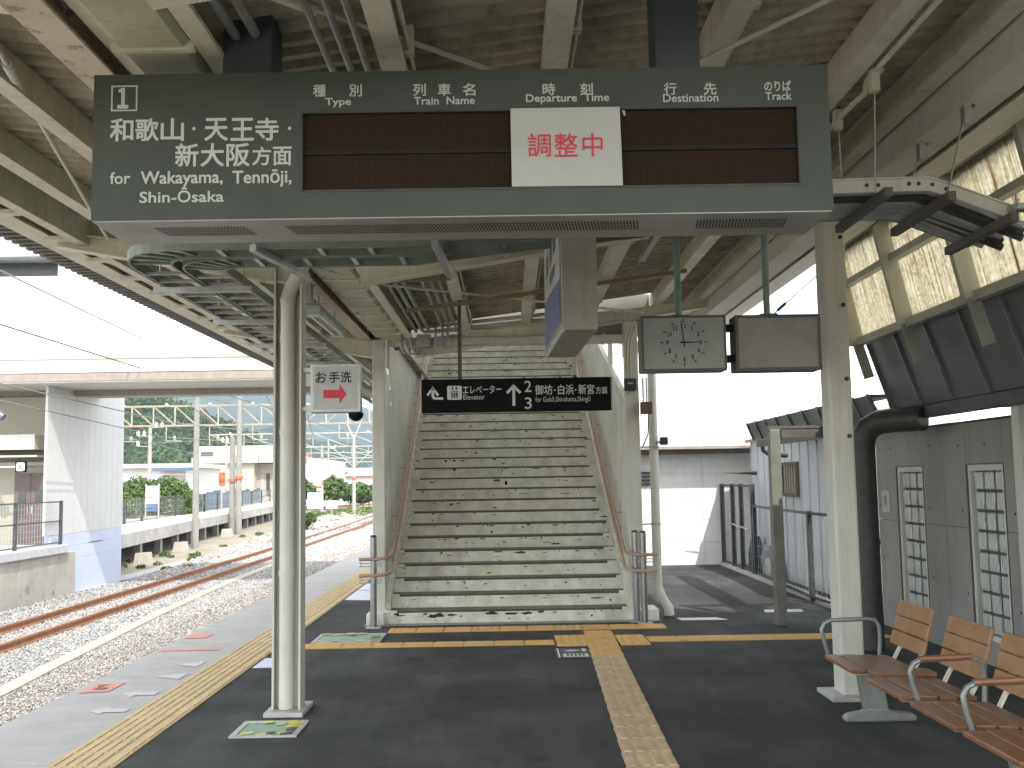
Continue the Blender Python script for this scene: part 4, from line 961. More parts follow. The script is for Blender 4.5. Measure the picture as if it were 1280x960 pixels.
# ================================================================== CABLE TRAYS
TZ = 2.98
tr = thing('cable_tray', 'grey-green ladder cable tray curving from along the eave to across the canopy', 'cable tray', (-1.8, 6.5, TZ))
def bez(p0, c, p1, n=10): return [tuple((1 - t) ** 2 * a + 2 * t * (1 - t) * b_ + t * t * d for a, b_, d in zip(p0, c, p1)) for t in [i / n for i in range(n + 1)]]
def railpath(pts, h=.065, name='side_rail', par=tr, w=.016, m=TRAYG):
    b = MB()
    P = [Vector(p) for p in pts]; V = []; f = []
    for i, p in enumerate(P):
        d = (P[min(i + 1, len(P) - 1)] - P[max(i - 1, 0)]).normalized(); a = d.cross(Vector((0, 0, 1))).normalized() * w / 2
        V += [p - a, p + a, p + a + Vector((0, 0, h)), p - a + Vector((0, 0, h))]
    for i in range(len(P) - 1):
        k = i * 4
        for j in range(4): f.append((k + j, k + (j + 1) % 4, k + 4 + (j + 1) % 4, k + 4 + j))
    f += [(3, 2, 1, 0), tuple(len(V) - 4 + j for j in range(4))]
    b.add(V, f)
    for i in range(len(P) - 1):                              # lower lip
        pass
    return b.build(name, m, par)
def lane(xo, xi, yo, yi, R0):
    """one ladder: outer rail at x=xo / y=yo, inner rail at xi / yi (y is the cross run)"""
    out = [(xo, 20, TZ), (xo, yo + R0, TZ)] + bez((xo, yo + R0, TZ), (xo, yo, TZ), (xo + R0, yo, TZ)) + [(-.55, yo, TZ)]
    ri = max(R0 - abs(xo - xi), .08)
    inn = [(xi, 20, TZ), (xi, yi + ri, TZ)] + bez((xi, yi + ri, TZ), (xi, yi, TZ), (xi + ri, yi, TZ)) + [(-.55, yi, TZ)]
    railpath(out); railpath(inn)
    y = yo + R0 + .15
    while y < 14:
        b = MB(); b.box(min(xo, xi), max(xo, xi), y, y + .03, TZ + .004, TZ + .022); b.build('rung', GALV, tr); y += .26
    x = xo + R0 + .1
    while x < -.6:
        b = MB(); b.box(x, x + .03, min(yo, yi), max(yo, yi), TZ + .004, TZ + .022); b.build('rung', GALV, tr); x += .30
    for k in range(1, 6):
        a = PI + k * PI / 12 ; c = (xo + R0, yo + R0)
        b = MB(); po = (c[0] - R0 * math.cos(k * PI / 12) * 1.0, c[1] - R0 * math.sin(k * PI / 12)); ci = (xi + ri, yi + ri)
        pi_ = (ci[0] - ri * math.cos(k * PI / 12), ci[1] - ri * math.sin(k * PI / 12)); b.bar((*po, TZ + .02), (*pi_, TZ + .02), .028, .018); b.build('rung', TRAYG, tr)
lane(-2.36, -2.10, 5.90, 6.12, .55)
lane(-2.07, -1.82, 6.16, 6.42, .42)
# cross run rises past the stairs sign and reaches the right side
for yy in (5.90, 6.12, 6.16, 6.42): 
    railpath([(-.55, yy, TZ), (-.42, yy, 3.0), (.3, yy, 3.08), (1.2, yy, 3.17), (1.75, yy, 3.24)])
for k in range(6):
    x = -.35 + k * .36; z = TZ + .06 + (x + .35) * .125
    for (ya, yb) in ((5.90, 6.12), (6.16, 6.42)):
        b = MB(); b.bar((x, ya, z), (x, yb, z), .03, .018); b.build('rung', TRAYG, tr)
def strut(p0, p1, tops, lab=None):
    b = MB(); b.bar(p0, p1, .04, .04); b.build('support_strut', GALV, tr)
    for x, y in tops:
        b = MB(); b.tube([(x, y, p0[2] - .03), (x, y, zs(x) - .02)], .006, 6); b.build('threaded_rod', GALV, tr)
for y in (7.0, 8.45, 9.95, 11.5): strut((-2.44, y, TZ - .025), (-1.76, y, TZ - .025), ((-2.40, y), (-1.82, y)))
strut((-1.45, 5.78, TZ - .02), (-1.30, 6.62, TZ - .02), ((-1.45, 5.82), (-1.3, 6.55)))
strut((-.40, 5.78, 2.975), (-.36, 6.75, 2.975), ((-.40, 5.82), (-.37, 6.7)))
strut((.95, 5.78, 3.10), (.95, 6.9, 3.10), ((.95, 5.82), (.95, 6.85)))
# wide trunking across to the windbreak at the right
tk = thing('cable_trunking', 'grey cable trunking at the upper right that bends down towards the windbreak', 'cable trunking', (2.2, 5.4, 3.0))
path = [(1.25, 3.03), (1.80, 3.045), (2.20, 3.05), (2.30, 3.02), (2.66, 2.88)]
def trail(yy, h, m, pth=path, z0=0.):
    b = MB()
    for (xa, za), (xb, zb) in zip(pth, pth[1:]):
        za += z0; zb += z0
        b.hexa([(xa, yy, za), (xb, yy, zb), (xb, yy + .010, zb), (xa, yy + .010, za)], [(xa, yy, za + h), (xb, yy, zb + h), (xb, yy + .010, zb + h), (xa, yy + .010, za + h)])
        for zz in (0, h - .008):
            b.hexa([(xa, yy - .012, za + zz), (xb, yy - .012, zb + zz), (xb, yy - .0002, zb + zz), (xa, yy - .0002, za + zz)], [(xa, yy - .012, za + zz + .008), (xb, yy - .012, zb + zz + .008), (xb, yy - .0002, zb + zz + .008), (xa, yy - .0002, za + zz + .008)])
    b.build('side_rail', m, tk)
trail(5.12, .075, CREAMW); trail(5.70, .075, TRAYG); trail(5.40, .05, GALV)
for k in range(7):
    b = MB(); yy = 5.17 + k * .074
    pts = [(x, yy, z + .022) for x, z in path]; pts[-1] = (2.70 + .035 * (k % 3), yy, 2.875 - .016 * (k % 3))
    b.tube(pts, .023, 8); b.build('cable', BLKPIPE if k % 3 else GALV, tk)
b = MB()
for (xa, za), (xb, zb) in zip(path, path[1:]): b.hexa([(xa, 5.42, za + .0), (xb, 5.42, zb + .0), (xb, 5.69, zb + .0), (xa, 5.69, za + .0)], [(xa, 5.42, za + .006), (xb, 5.42, zb + .006), (xb, 5.69, zb + .006), (xa, 5.69, za + .006)])
b.build('cover_plate', GALV, tk)
for x, z in ((1.60, 3.03), (1.955, 3.035), (2.275, 3.01), (2.585, 2.895)):
    b = MB(); b.bar((x, 5.02, z - .012), (x, 5.80, z - .012), .042, .045); b.build('support_strut', POSTBR, tk)
for p0, p1 in (((1.90, 5.06, 3.03), (1.865, 4.90, 3.56)), ((1.90, 5.55, 3.03), (1.865, 5.46, 3.56)), ((2.28, 5.08, 3.03), (2.42, 5.12, 3.50)), ((2.29, 5.74, 3.03), (2.43, 5.72, 3.50)), ((2.60, 5.06, 2.90), (2.60, 5.0, 2.97))):
    b = MB(); b.tube([p0, p1], .0045, 6); b.build('threaded_rod', GALV, tk)
for x, y, z in ((1.865, 4.90, 3.50), (1.865, 5.46, 3.50), (2.42, 5.12, 3.40), (2.43, 5.72, 3.40)):
    b = MB(); b.box(x - .02, x + .02, y - .02, y + .03, z, z + .10); b.box(x - .02, x + .045, y - .02, y + .03, z + .1, z + .112); b.build('beam_clamp', CREAM if x < 2 else GALV, tk)
    b = MB(); b.tube([(x + .01, y, z + .112), (x + .01, y, z + .135)], .008, 6); b.build('clamp_bolt', POSTBR, tk)
for x, z in ((1.88, 3.085), (1.94, 3.085), (2.10, 3.09), (2.15, 3.09), (2.22, 3.085), (2.29, 3.06)):
    b = MB(); b.tube([(x, 5.1175, z), (x, 5.121, z)], .011, 8); b.build('bolt', DKSTEEL, tk)
b = MB(); b.box(2.60, 2.70, 5.04, 5.12, 2.93, 2.96); b.tube([(2.63, 5.08, 2.96), (2.63, 5.08, 3.02)], .006, 6); b.build('end_bracket', GALV, tk)

# ================================================================== WINDBREAK (right)
wb = thing('windbreak', 'tall windbreak of dirty translucent sheets in a pale steel frame above the toilet building', 'windbreak', (3.3, 6, 2.9))
def wx(z): return 3.20 + (3.75 - z) / .88 * .19
WY = [9.62, 8.42, 7.2, 6.0, 4.8, 3.6, 2.4, 1.2]
ZT, ZM, ZB = 3.76, 3.41, 2.87
for i in range(len(WY) - 1):
    for (za, zb) in ((ZB, ZM), (ZM, ZT)):
        b = MB(); y = WY[i + 1]; prof = []
        k = 16; 
        V = []; f = []
        for j in range(k * 2 + 1):
            yy = WY[i + 1] + (WY[i] - WY[i + 1]) * j / (k * 2); d = .009 if j % 2 else -.009
            for z in (za, zb): V += [(wx(z) + .03 + d, yy, z), (wx(z) + .034 + d, yy, z)]
        for j in range(k * 2):
            a = j * 4; f += [(a, a + 4, a + 6, a + 2), (a + 1, a + 3, a + 7, a + 5), (a + 2, a + 6, a + 7, a + 3), (a, a + 1, a + 5, a + 4)]
        b.add(V, f); b.build('panel', TRANSL, wb)
for i, y in enumerate(WY):
    b = MB(); b.bar((wx(ZT) - .03, y, ZT), (wx(ZB - .02) - .03, y, ZB - .02), .13, .06, up=(0, 1, 0)); b.build('mullion', WBFRAME, wb)
    b = MB(); b.bar((wx(ZB) - .02, y, ZB - .02), (wx(ZB - .36) + .0, y, ZB - .36), .10, .012, up=(0, 1, 0)); b.build('hanging_strap', mat('strap_green_grey', (.34, .36, .30), .6), wb)
for z, h in ((ZT + .02, .07), (ZM, .06), (ZB - .01, .07)):
    b = MB(); b.box(wx(z) - .035, wx(z) + .035, 1.2, 9.66, z - h / 2, z + h / 2); b.build('rail', WBFRAME, wb)
b = MB(); b.box(2.58, 3.36, 9.60, 9.66, ZB - .05, ZB + .02); b.build('rail', WBFRAME, wb)

b = MB(); b.box(3.43, 3.555, 1.2, 9.66, 2.905, 2.925); b.build('sun_seal_ledge', WBFRAME, wb)  # ledge added to close a sun leak below the windbreak
b = MB(); b.box(3.255, 3.29, .6, 9.66, 3.70, 3.99); b.build('sun_seal_strip', WBFRAME, wb)  # strip added to keep sun from leaking between eave and windbreak top
# ================================================================== TOILET BUILDING (right)
tb = thing('toilet_building', 'low building of fair-faced concrete with glass block windows under a slate metal fascia', 'building', (4.1, 7.5, 0))
WXX = 4.0
wins = [(9.80, 10.46), (8.20, 8.86), (6.0, 6.66)]
zb, ztp = .20, 1.665
# wall split in poured panels with recessed joints; openings left for the windows
ys = [11.02, 10.46, 9.80, 8.86, 8.20, 6.66, 6.0, 3.0]
def cbox(y0, y1, z0, z1):
    g_ = .0025; b = MB(); b.box(WXX, WXX + .18, min(y0, y1) + g_, max(y0, y1) - g_, z0 + g_, z1 - g_); return b.build('concrete_panel', FAIRCONC, tb)
TOPZ = 2.03
cbox(11.02, 10.46, 0, 1.12); cbox(11.02, 10.46, 1.12, TOPZ)
for (a, c) in wins: cbox(a, c, 0, zb); cbox(a, c, ztp, TOPZ)
for (a, c) in ((9.80, 9.32), (9.32, 8.86), (8.20, 7.4), (7.4, 6.66), (6.0, 3.0)): cbox(a, c, 0, 1.12); cbox(a, c, 1.12, TOPZ)
b = MB(); b.box(WXX + .002, WXX + .178, 3.0, 11.02, TOPZ, TOPZ + .02); b.build('coping', DKSTEEL, tb)
b = MB()
for yy, zz in ((10.9, 1.86), (10.6, 1.86), (9.62, 1.86), (9.0, 1.84), (10.92, 1.27), (9.68, 1.27), (8.98, 1.27), (10.92, .72), (9.66, .62), (8.96, .55), (8.05, 1.27), (8.05, .5), (8.5, 1.84), (7.9, 1.84)):
    b.tube([(WXX - .0015, yy, zz), (WXX + .004, yy, zz)], .012, 8)
b.build('tie_hole', VENT, tb)
gb = None
for wi, (a, c) in enumerate(wins):
    w = MB(); fw = .05
    w.box(WXX + .01, WXX + .08, a, a + fw, zb, ztp); w.box(WXX + .01, WXX + .08, c - fw, c, zb, ztp); w.box(WXX + .01, WXX + .08, a + fw, c - fw, zb, zb + fw); w.box(WXX + .01, WXX + .08, a + fw, c - fw, ztp - fw, ztp)
    wo_ = w.build('window', CREAMW if wi != 9 else CREAM, tb)
    w2 = MB(); e = .012; w2.box(WXX - .004, WXX + .01, a - e, a, zb - e, ztp + e); w2.box(WXX - .004, WXX + .01, c, c + e, zb - e, ztp + e); w2.box(WXX - .004, WXX + .01, a, c, ztp, ztp + e); w2.build('window_seal', POSTBR, wo_)
    w3 = MB(); w3.box(WXX + .06, WXX + .075, a + fw, c - fw, zb + fw, ztp - fw); w3.build('mortar', mat('mortar', (.10, .10, .095), .8), wo_)
    bw = (c - a - 2 * fw) / 3; rows = 8; bh = (ztp - zb - 2 * fw) / rows
    for i in range(3):
        for j in range(rows):
            y0 = a + fw + i * bw; z0 = zb + fw + j * bh
            if gb is None:
                m_ = MB(); gx = .010
                m_.box(0, .03, gx + .012, bw - gx - .012, gx, bh - gx); gb = m_.build('glass_block', GBLOCK, wo_, bevel=.012)
                gb.location = (WXX + .03, y0, z0); GBM = gb
            else:
                o = GBM.copy(); COL.objects.link(o); o.parent = wo_; o.matrix_parent_inverse = inv(wo_); o.location = (WXX + .03, y0, z0)
# fascia: leaning slate-coloured panels with standing seams
def fx(z): return 3.50 + (2.89 - z) / .67 * .22
seams = [9.72, 9.04, 8.39, 7.74, 7.07, 6.42, 5.77, 5.1, 4.45, 3.8, 3.1]
for a, c in zip(seams, seams[1:]):
    b = MB(); b.hexa([(fx(2.21), c + .004, 2.21), (fx(2.21) + .03, c + .004, 2.21), (fx(2.21) + .03, a - .004, 2.21), (fx(2.21), a - .004, 2.21)], [(fx(2.89), c + .004, 2.89), (fx(2.89) + .03, c + .004, 2.89), (fx(2.89) + .03, a - .004, 2.89), (fx(2.89), a - .004, 2.89)]); b.build('fascia_panel', FASCIA, tb)
for a in seams:
    b = MB(); b.bar((fx(2.91) - .012, a, 2.91), (fx(2.21) - .012, a, 2.21), .03, .022, up=(0, 1, 0)); b.build('seam', FASCIAS, tb)
b = MB(); b.add([(3.5, 9.74, 2.89), (3.72, 9.74, 2.21), (4.3, 9.74, 2.21), (4.3, 9.74, 2.89), (3.5, 9.76, 2.89), (3.72, 9.76, 2.21), (4.3, 9.76, 2.21), (4.3, 9.76, 2.89)], [(0, 1, 2, 3), (7, 6, 5, 4), (0, 4, 5, 1), (1, 5, 6, 2), (2, 6, 7, 3), (3, 7, 4, 0)]); b.build('fascia_end', FASCIA, tb)
b = MB(); b.box(3.73, 5.6, 3.1, 9.74, 2.215, 2.235); b.build('soffit', DKSTEEL, tb)
b = MB(); b.box(3.56, 6.8, 3.1, 9.74, 2.86, 2.90); b.build('roof', FASCIA, tb)
b = MB(); b.box(3.74, 3.86, 3.1, 10.9, 2.10, 2.205); b.build('eave_beam', DKSTEEL, tb)
b = MB(); b.box(6.6, 6.8, 3.0, 9.2, 0, 2.86); b.build('rear_wall', FAIRCONC, tb)
b = MB(); b.box(3.86, 3.98, 7.62, 7.74, 0, 2.10); b.build('support_post', CREAMW, tb)
nt_ = thing('wall_notice', 'small white notice on the concrete wall beside the far glass block window', 'notice', (3.99, 10.77, 1.2))
b = MB(); b.box(3.988, 3.999, 10.66, 10.88, 1.20, 1.425); b.build('sheet', PAPER, nt_)
b = MB(); b.box(3.985, 3.9875, 10.74, 10.80, 1.27, 1.37); b.build('print', GREENBX, nt_)
# lower far roof of the same shelter, its post and gutter
lr = thing('shelter_roof', 'lower slate-coloured seamed roof edge beyond the toilet building', 'roof', (3.6, 12.8, 2.1))
ss = [14.75, 14.25, 13.75, 13.2, 12.6, 12.0, 11.4, 10.8, 10.2, 9.78]
for a, c in zip(ss, ss[1:]):
    b = MB(); b.hexa([(3.60, c + .004, 2.12), (3.63, c + .004, 2.12), (3.63, a - .004, 2.12), (3.60, a - .004, 2.12)], [(3.50, c + .004, 2.36), (3.53, c + .004, 2.36), (3.53, a - .004, 2.36), (3.50, a - .004, 2.36)]); b.build('fascia_panel', FASCIA, lr)
for a in ss:
    b = MB(); b.bar((3.49, a, 2.37), (3.595, a, 2.115), .03, .022, up=(0, 1, 0)); b.build('seam', FASCIAS, lr)
b = MB(); b.box(3.54, 3.80, 9.8, 14.75, 2.34, 2.37); b.build('deck', FASCIA, lr)
b = MB(); b.tube([(3.66, 14.55, 2.1), (3.66, 14.5, 1.96), (3.72, 14.4, 1.90), (3.95, 14.3, 1.88)], .035, 8); b.build('gutter_pipe', BLKPIPE, lr)
b = MB(); b.bar((3.0, 11.12, 2.06), (4.3, 11.12, 2.06), .10, .10); b.bar((3.62, 9.8, 2.06), (3.62, 14.6, 2.06), .06, .09); b.build('beam', POSTBR, lr)
pt = thing('shelter_post', 'dark brown square post standing on the asphalt before the white shed', 'post', (2.93, 11.12, 0))
b = MB(); b.box(2.865, 2.98, 11.05, 11.17, 0, 2.10); b.build('shaft', mat('grey_green_post', (.17, .175, .15), .5, col2=(.13, .135, .115)), pt, bevel=.008)
b = MB(); b.box(2.85, 3.66, 11.07, 11.17, 2.10, 2.14); b.build('bracket', POSTBR, pt)
bp = thing('black_downpipe', 'thick black downpipe with a top elbow beside the concrete wall', 'pipe', (3.3, 9.5, 0))
b = MB(); b.tube([(3.33, 9.5, 0), (3.33, 9.5, 1.86), (3.34, 9.49, 1.95), (3.38, 9.46, 2.03), (3.46, 9.40, 2.08), (3.56, 9.3, 2.09), (3.75, 9.1, 2.09)], .112, 18); b.build('tube', BLKPIPE, bp)
b = MB(); b.tube([(3.74, 9.2, 2.0), (3.74, 9.2, 2.22)], .06, 12); b.build('outlet', BLKPIPE, bp)
b = MB(); b.tube([(3.33, 9.5, .95), (3.33, 9.5, 1.0)], .118, 18); b.build('collar', BLKPIPE, bp)

# ================================================================== BENCHES
def bench(ys, lab, legs, arms):
    t = thing('bench', lab, 'bench', (2.3, sum(ys) / len(ys), 0), 'wooden slatted platform benches')
    for y in ys:
        s = MB(); 
        for k in range(4):
            xa = 2.06 + k * .105; z0 = .405 - k * .004 + (.0 if k else -.004)
            q = MB(); q.box(xa, xa + .096, y - .265, y + .265, z0, z0 + .026); q.build('seat_slat', WOODS, t, bevel=.006)
        for k in range(3):
            z0 = .50 + k * .093; xa = 2.49 + k * .026
            q = MB(); q.hexa([(xa, y - .265, z0), (xa + .022, y - .265, z0), (xa + .022, y + .265, z0), (xa, y + .265, z0)], [(xa + .024, y - .265, z0 + .086), (xa + .046, y - .265, z0 + .086), (xa + .046, y + .265, z0 + .086), (xa + .024, y + .265, z0 + .086)]); q.build('back_slat', WOODB, t, bevel=.006)
        q = MB()
        for d in (-.17, .17):
            q = MB(); q.bar((2.10, y + d, .39), (2.46, y + d, .375), .03, .02); q.bar((2.46, y + d, .375), (2.53, y + d, .50), .03, .014); q.bar((2.53, y + d, .48), (2.605, y + d, .76), .03, .012)
            q.build('seat_bracket', CREAM, t); q = MB()
    q = MB(); q.box(2.28, 2.36, min(ys) - .28, max(ys) + .28, .31, .37); q.build('beam', BENCHM, t, bevel=.008)
    for y in legs:
        q = MB(); q.prism([(2.30, .05), (2.46, .05), (2.42, .32), (2.26, .32)], 'y', y - .03, y + .03); q.build('leg', BENCHM, t, bevel=.01)
        q = MB(); q.prism([(2.17, .0), (2.62, .0), (2.64, .02), (2.62, .045), (2.48, .065), (2.44, .085), (2.32, .085), (2.28, .065), (2.19, .05), (2.16, .025)], 'y', y - .035, y + .035); q.build('foot', BENCHM, t, bevel=.01)
    for y, m in arms:
        pts = [(2.13, y, .40), (2.10, y, .50), (2.09, y, .57), (2.11, y, .61), (2.15, y, .628), (2.40, y, .635), (2.45, y, .625), (2.475, y, .59), (2.48, y, .52), (2.47, y, .38)]
        q = MB(); q.tube(pts, .014, 10); q.build('armrest', BENCHM, t)
        if m: q = MB(); q.tube([(2.14, y, .632), (2.42, y, .640)], [.017, .017], 8); q.build('arm_pad', WOODS, t)
    return t
bench((6.52,), 'single wooden slatted seat on a grey T-shaped leg beside the cream column', (6.78,), ((6.92, 0),))
bench((5.76, 5.11, 4.50, 3.9), 'row of wooden slatted seats with curved armrests nearest the viewer', (4.75, 3.4), ((5.42, 1), (4.80, 1), (4.2, 1)))
sh = thing('side_shelf', 'small brown wooden shelf between the single seat and the row of seats', 'shelf', (2.4, 6.14, .4))
b = MB(); b.box(2.14, 2.50, 6.07, 6.22, .412, .438); b.build('top', WOODS, sh, bevel=.005)
b = MB(); b.bar((2.2, 6.15, .41), (2.32, 6.1, .34), .02, .02); b.bar((2.25, 6.15, .41), (2.3, 5.9, .30), .02, .02); b.bar((2.33, 6.0, .34), (2.33, 6.4, .34), .03, .03); b.build('bracket', CREAM, sh)

# ================================================================== RIGHT BACKGROUND
lw = thing('low_building', 'low white building with a flat overhanging roof closing the platform at the back right', 'building', (4.5, 19, 0))
for i in range(5):                                            # wide cladding boards with thin joints
    for j in range(5):
        b = MB(); b.box(1.5 + i * 1.05, 2.546 + i * 1.05, 18.8, 18.9, .0 + j * .416, .412 + j * .416); b.build('wall_board', WHITEW, lw)
b = MB(); b.box(1.5, 7.2, 18.28, 22, 2.12, 2.34); b.build('roof', mat('roof_edge_white', (.60, .60, .58), .6), lw)
b = MB(); b.box(1.5, 7.2, 18.2, 18.275, 2.10, 2.15); b.box(1.5, 7.2, 18.7, 18.79, 2.02, 2.118); b.build('soffit_trim', GIRDER, lw)
b = MB()
for k in range(4): b.box(2.45, 2.64, 18.74, 18.80, 1.46 + k * .07, 1.50 + k * .07)
b.build('louvre', DKSTEEL, lw)
b = MB(); b.box(1.5, 7.2, 18.9, 22, 0, 2.118); b.build('body', WHITEW, lw)
b = MB(); b.box(3.83, 3.9, 19.0, 19.1, 2.34, 2.44); tag(b.build('roof_vent', SILV), 'tiny vent on the flat roof of the low white building', 'vent')
et = thing('elevator_tower', 'tall plain white elevator tower behind the low white building', 'tower', (4.5, 27.5, 0))
for k in range(4):
    for j in range(6):
        b = MB(); b.box(1.8 + k * 1.185, 2.98 + k * 1.185, 26.0, 26.1, -1.3 + j * 1.45, .145 + j * 1.45); b.build('cladding_panel', WHITEW, et)
b = MB(); b.box(1.81, 6.52, 26.1, 29.5, -1.3, 7.4); b.build('body', WHITEW, et)
# dark mesh gate and fence
def mesh_fence(pts, h, zb_, lab, cat='fence', mesh=.12, wire=.0035, post=.03, name='mesh_fence', mats=(DKSTEEL, GALV), grp=None, mids=()):
    t = thing(name, lab, cat, (*pts[0], zb_), grp)
    for (x, y) in pts: b = MB(); b.box(x - post, x + post, y - post, y + post, zb_, zb_ + h + .03); b.build('post', mats[0], t)
    for (a, c) in zip(pts, pts[1:]):
        b = MB(); b.bar((*a, zb_ + h), (*c, zb_ + h), .035, .035); b.build('rail', mats[0], t)
        b = MB(); b.bar((*a, zb_ + .06), (*c, zb_ + .06), .03, .03); b.build('rail', mats[0], t)
        for mz in mids: b = MB(); b.bar((*a, zb_ + mz), (*c, zb_ + mz), .03, .03); b.build('rail', mats[0], t)
        L_ = math.dist(a, c); b = MB(); n_ = max(1, int(L_ / mesh))
        for k in range(1, n_): x = a[0] + (c[0] - a[0]) * k / n_; y = a[1] + (c[1] - a[1]) * k / n_; b.bar((x, y, zb_ + .06), (x, y, zb_ + h), wire, wire)
        for k in range(1, int(h / mesh)): b.bar((*a, zb_ + k * mesh), (*c, zb_ + k * mesh), wire, wire, )
        b.build('wire_mesh', mats[1], t)
    return t
mesh_fence([(3.93, 18.7), (3.93, 17.85), (3.93, 17.2), (3.93, 16.4)], 1.42, .02, 'tall folded mesh gate of dark frames in front of the white wall', 'gate', name='mesh_gate', post=.035)
b = MB(); b.bar((3.90, 17.8, .78), (3.90, 16.6, .74), .02, .02); tag(b.build('gate_bolt', GALV), 'light sliding bolt on the folded dark mesh gate', 'bolt')
mesh_fence([(3.93, 16.3), (3.80, 12.9), (3.85, 12.1)], 1.10, .02, 'lower dark mesh fence running from the gate past the white shed', 'fence', mesh=.16)
b = MB(); b.box(3.85, 4.02, 12.0, 18.8, 0, .05); tag(b.build('kerb', CONC), 'thin concrete kerb under the dark mesh gate and fence', 'kerb')
shd = thing('metal_shed', 'small white sheet metal shed with a lattice window behind the fence', 'shed', (4.9, 14.5, 0))
for k in range(14):
    b = MB(); y0 = 17.88 - k * .42; b.box(4.30, 4.33, y0 - .41, y0, 0, 2.25); b.box(4.285, 4.30, y0 - .03, y0, 0, 2.25); b.build('wall_sheet', SHEDW, shd)
b = MB(); b.box(4.33, 6.5, 12.0, 17.9, 0, 2.2); b.build('body', SHEDW, shd)  # shed lengthened at the rear to shade the white wall behind the gate
b = MB(); b.hexa([(4.22, 11.9, 2.18), (5.2, 11.9, 2.5), (5.2, 18.0, 2.5), (4.22, 18.0, 2.18)], [(4.22, 11.9, 2.23), (5.2, 11.9, 2.55), (5.2, 18.0, 2.55), (4.22, 18.0, 2.23)]); b.build('roof', mat('shed_roof', (.30, .24, .20), .7), shd)
w = MB(); wy0, wy1, wz0, wz1 = 14.95, 15.75, 1.28, 1.80
w.box(4.24, 4.285, wy0, wy1, wz0, wz0 + .05); w.box(4.24, 4.285, wy0, wy1, wz1 - .05, wz1); w.box(4.24, 4.285, wy0, wy0 + .05, wz0 + .05, wz1 - .05); w.box(4.24, 4.285, wy1 - .05, wy1, wz0 + .05, wz1 - .05)
wo_ = w.build('window', FIREW, shd)
b = MB(); b.box(4.27, 4.284, wy0 + .05, wy1 - .05, wz0 + .05, wz1 - .05); b.build('pane', GLASS, wo_)
for k in range(5): b = MB(); yy = wy0 + .12 + k * .13; b.box(4.245, 4.265, yy, yy + .035, wz0 + .05, wz1 - .05); b.build('slat', mat('slat_wood', (.42, .38, .32), .8), wo_)
tp = thing('timber_stack', 'rough timber poles sticking out above the dark mesh gate', 'timber', (4.3, 17.4, 1.6), None)
for k in range(6):
    b = MB(); z = 1.66 + (k % 3) * .05; x = 3.55 + .22 * (k % 2) + .15 * k * .5; b.tube([(3.72 + .13 * k, 17.6, 1.665 - .008 * k), (4.6, 17.5, 1.66 - .022 * k)], [.008, .024], 6); b.build('pole', FIREW, tp)
dbr = thing('covered_pile', 'pile of goods under blue and grey sheets behind the dark mesh gate', 'pile', (4.3, 16.6, 0))
for k, (x, y, s, h, m) in enumerate(((4.15, 17.2, .5, .55, BLUEF), (4.2, 16.6, .45, .45, GREENBX), (4.12, 16.3, .3, .28, WHITEPR), (4.2, 16.0, .35, .3, BLUEF), (4.1, 15.8, .22, .18, mat('cardboard', (.42, .30, .18), .8)))):
    b = MB(); n_ = 8; V = []
    for j in range(3):
        for i in range(n_):
            a = 2 * PI * i / n_; r_ = s * (1, .95, .55)[j] * (.85 + .3 * random.random()) * .5; V.append((x + r_ * math.cos(a) * .5, y + r_ * math.sin(a), h * (0, .6, 1)[j] * (.9 + .2 * random.random()) * (1 if j else 0)))
    f = [(j * n_ + i, j * n_ + (i + 1) % n_, (j + 1) * n_ + (i + 1) % n_, (j + 1) * n_ + i) for j in range(2) for i in range(n_)] + [tuple(range(2 * n_, 3 * n_))]
    b.add(V, f); b.build('bundle', m, dbr)
# overhead lines far behind at the right
for k in range(6):
    b = MB(); z = 7.2 - k * .42; pts = [(-5 + i * 5, 60 + i * 3.5, z + .018 * (i - 4) ** 2 - .25 + .12 * k * (i - 4) * .3) for i in range(9)]
    b.tube(pts, .014, 4); tag(b.build('power_line', WIRE), 'thin power line across the sky at the right, %s from the top' % ('first', 'second', 'third', 'fourth', 'fifth', 'sixth')[k], 'power line', 'power lines at the right')

# ================================================================== TRACK
track = thing('railway_track', 'rusty railway track on grey ballast beside the platform', 'railway track', (-9.3, 20, GZ))
RX = [(-2, -8.75), (14, -8.80), (24, -8.86), (40, -8.93), (65, -9.3), (95, -10.4), (140, -13.5), (200, -20)]
def rxy(y):
    for (a, xa), (b_, xb) in zip(RX, RX[1:]):
        if y <= b_: return xa + (xb - xa) * (y - a) / (b_ - a)
    return RX[-1][1]
for off in (0, -1.10):
    b = MB(); P = [(rxy(y) + off, y) for y in [-2, 5, 10, 14, 18, 24, 32, 40, 52, 65, 80, 95, 115, 140, 170, 200]]
    for (xa, ya), (xb, yb) in zip(P, P[1:]):
        for (w, z0, z1) in ((.13, -1.235, -1.215), (.02, -1.215, -1.13), (.065, -1.13, -1.09)):
            b.hexa([(xa - w / 2, ya, z0), (xa + w / 2, ya, z0), (xb + w / 2, yb, z0), (xb - w / 2, yb, z0)], [(xa - w / 2, ya, z1), (xa + w / 2, ya, z1), (xb + w / 2, yb, z1), (xb - w / 2, yb, z1)])
    b.build('rail', RUST, track)
s0 = None
for k in range(95):
    y = 6 + k * .62
    if s0 is None:
        b = MB(); b.box(-1.0, 1.0, -.11, .11, -.09, .045); s0 = b.build('sleeper', SLEEP, track, bevel=.01); o = s0
    else: o = s0.copy(); COL.objects.link(o); o.parent = track; o.matrix_parent_inverse = inv(track)
    o.location = (rxy(y) - .55, y, -1.285)
b = MB(); b.box(rxy(16) + .05, rxy(16) + .11, 16.4, 17.0, -1.20, -1.12); b.box(rxy(16) - .11, rxy(16) - .05, 16.4, 17.0, -1.20, -1.12); b.build('fishplate', DKSTEEL, track)
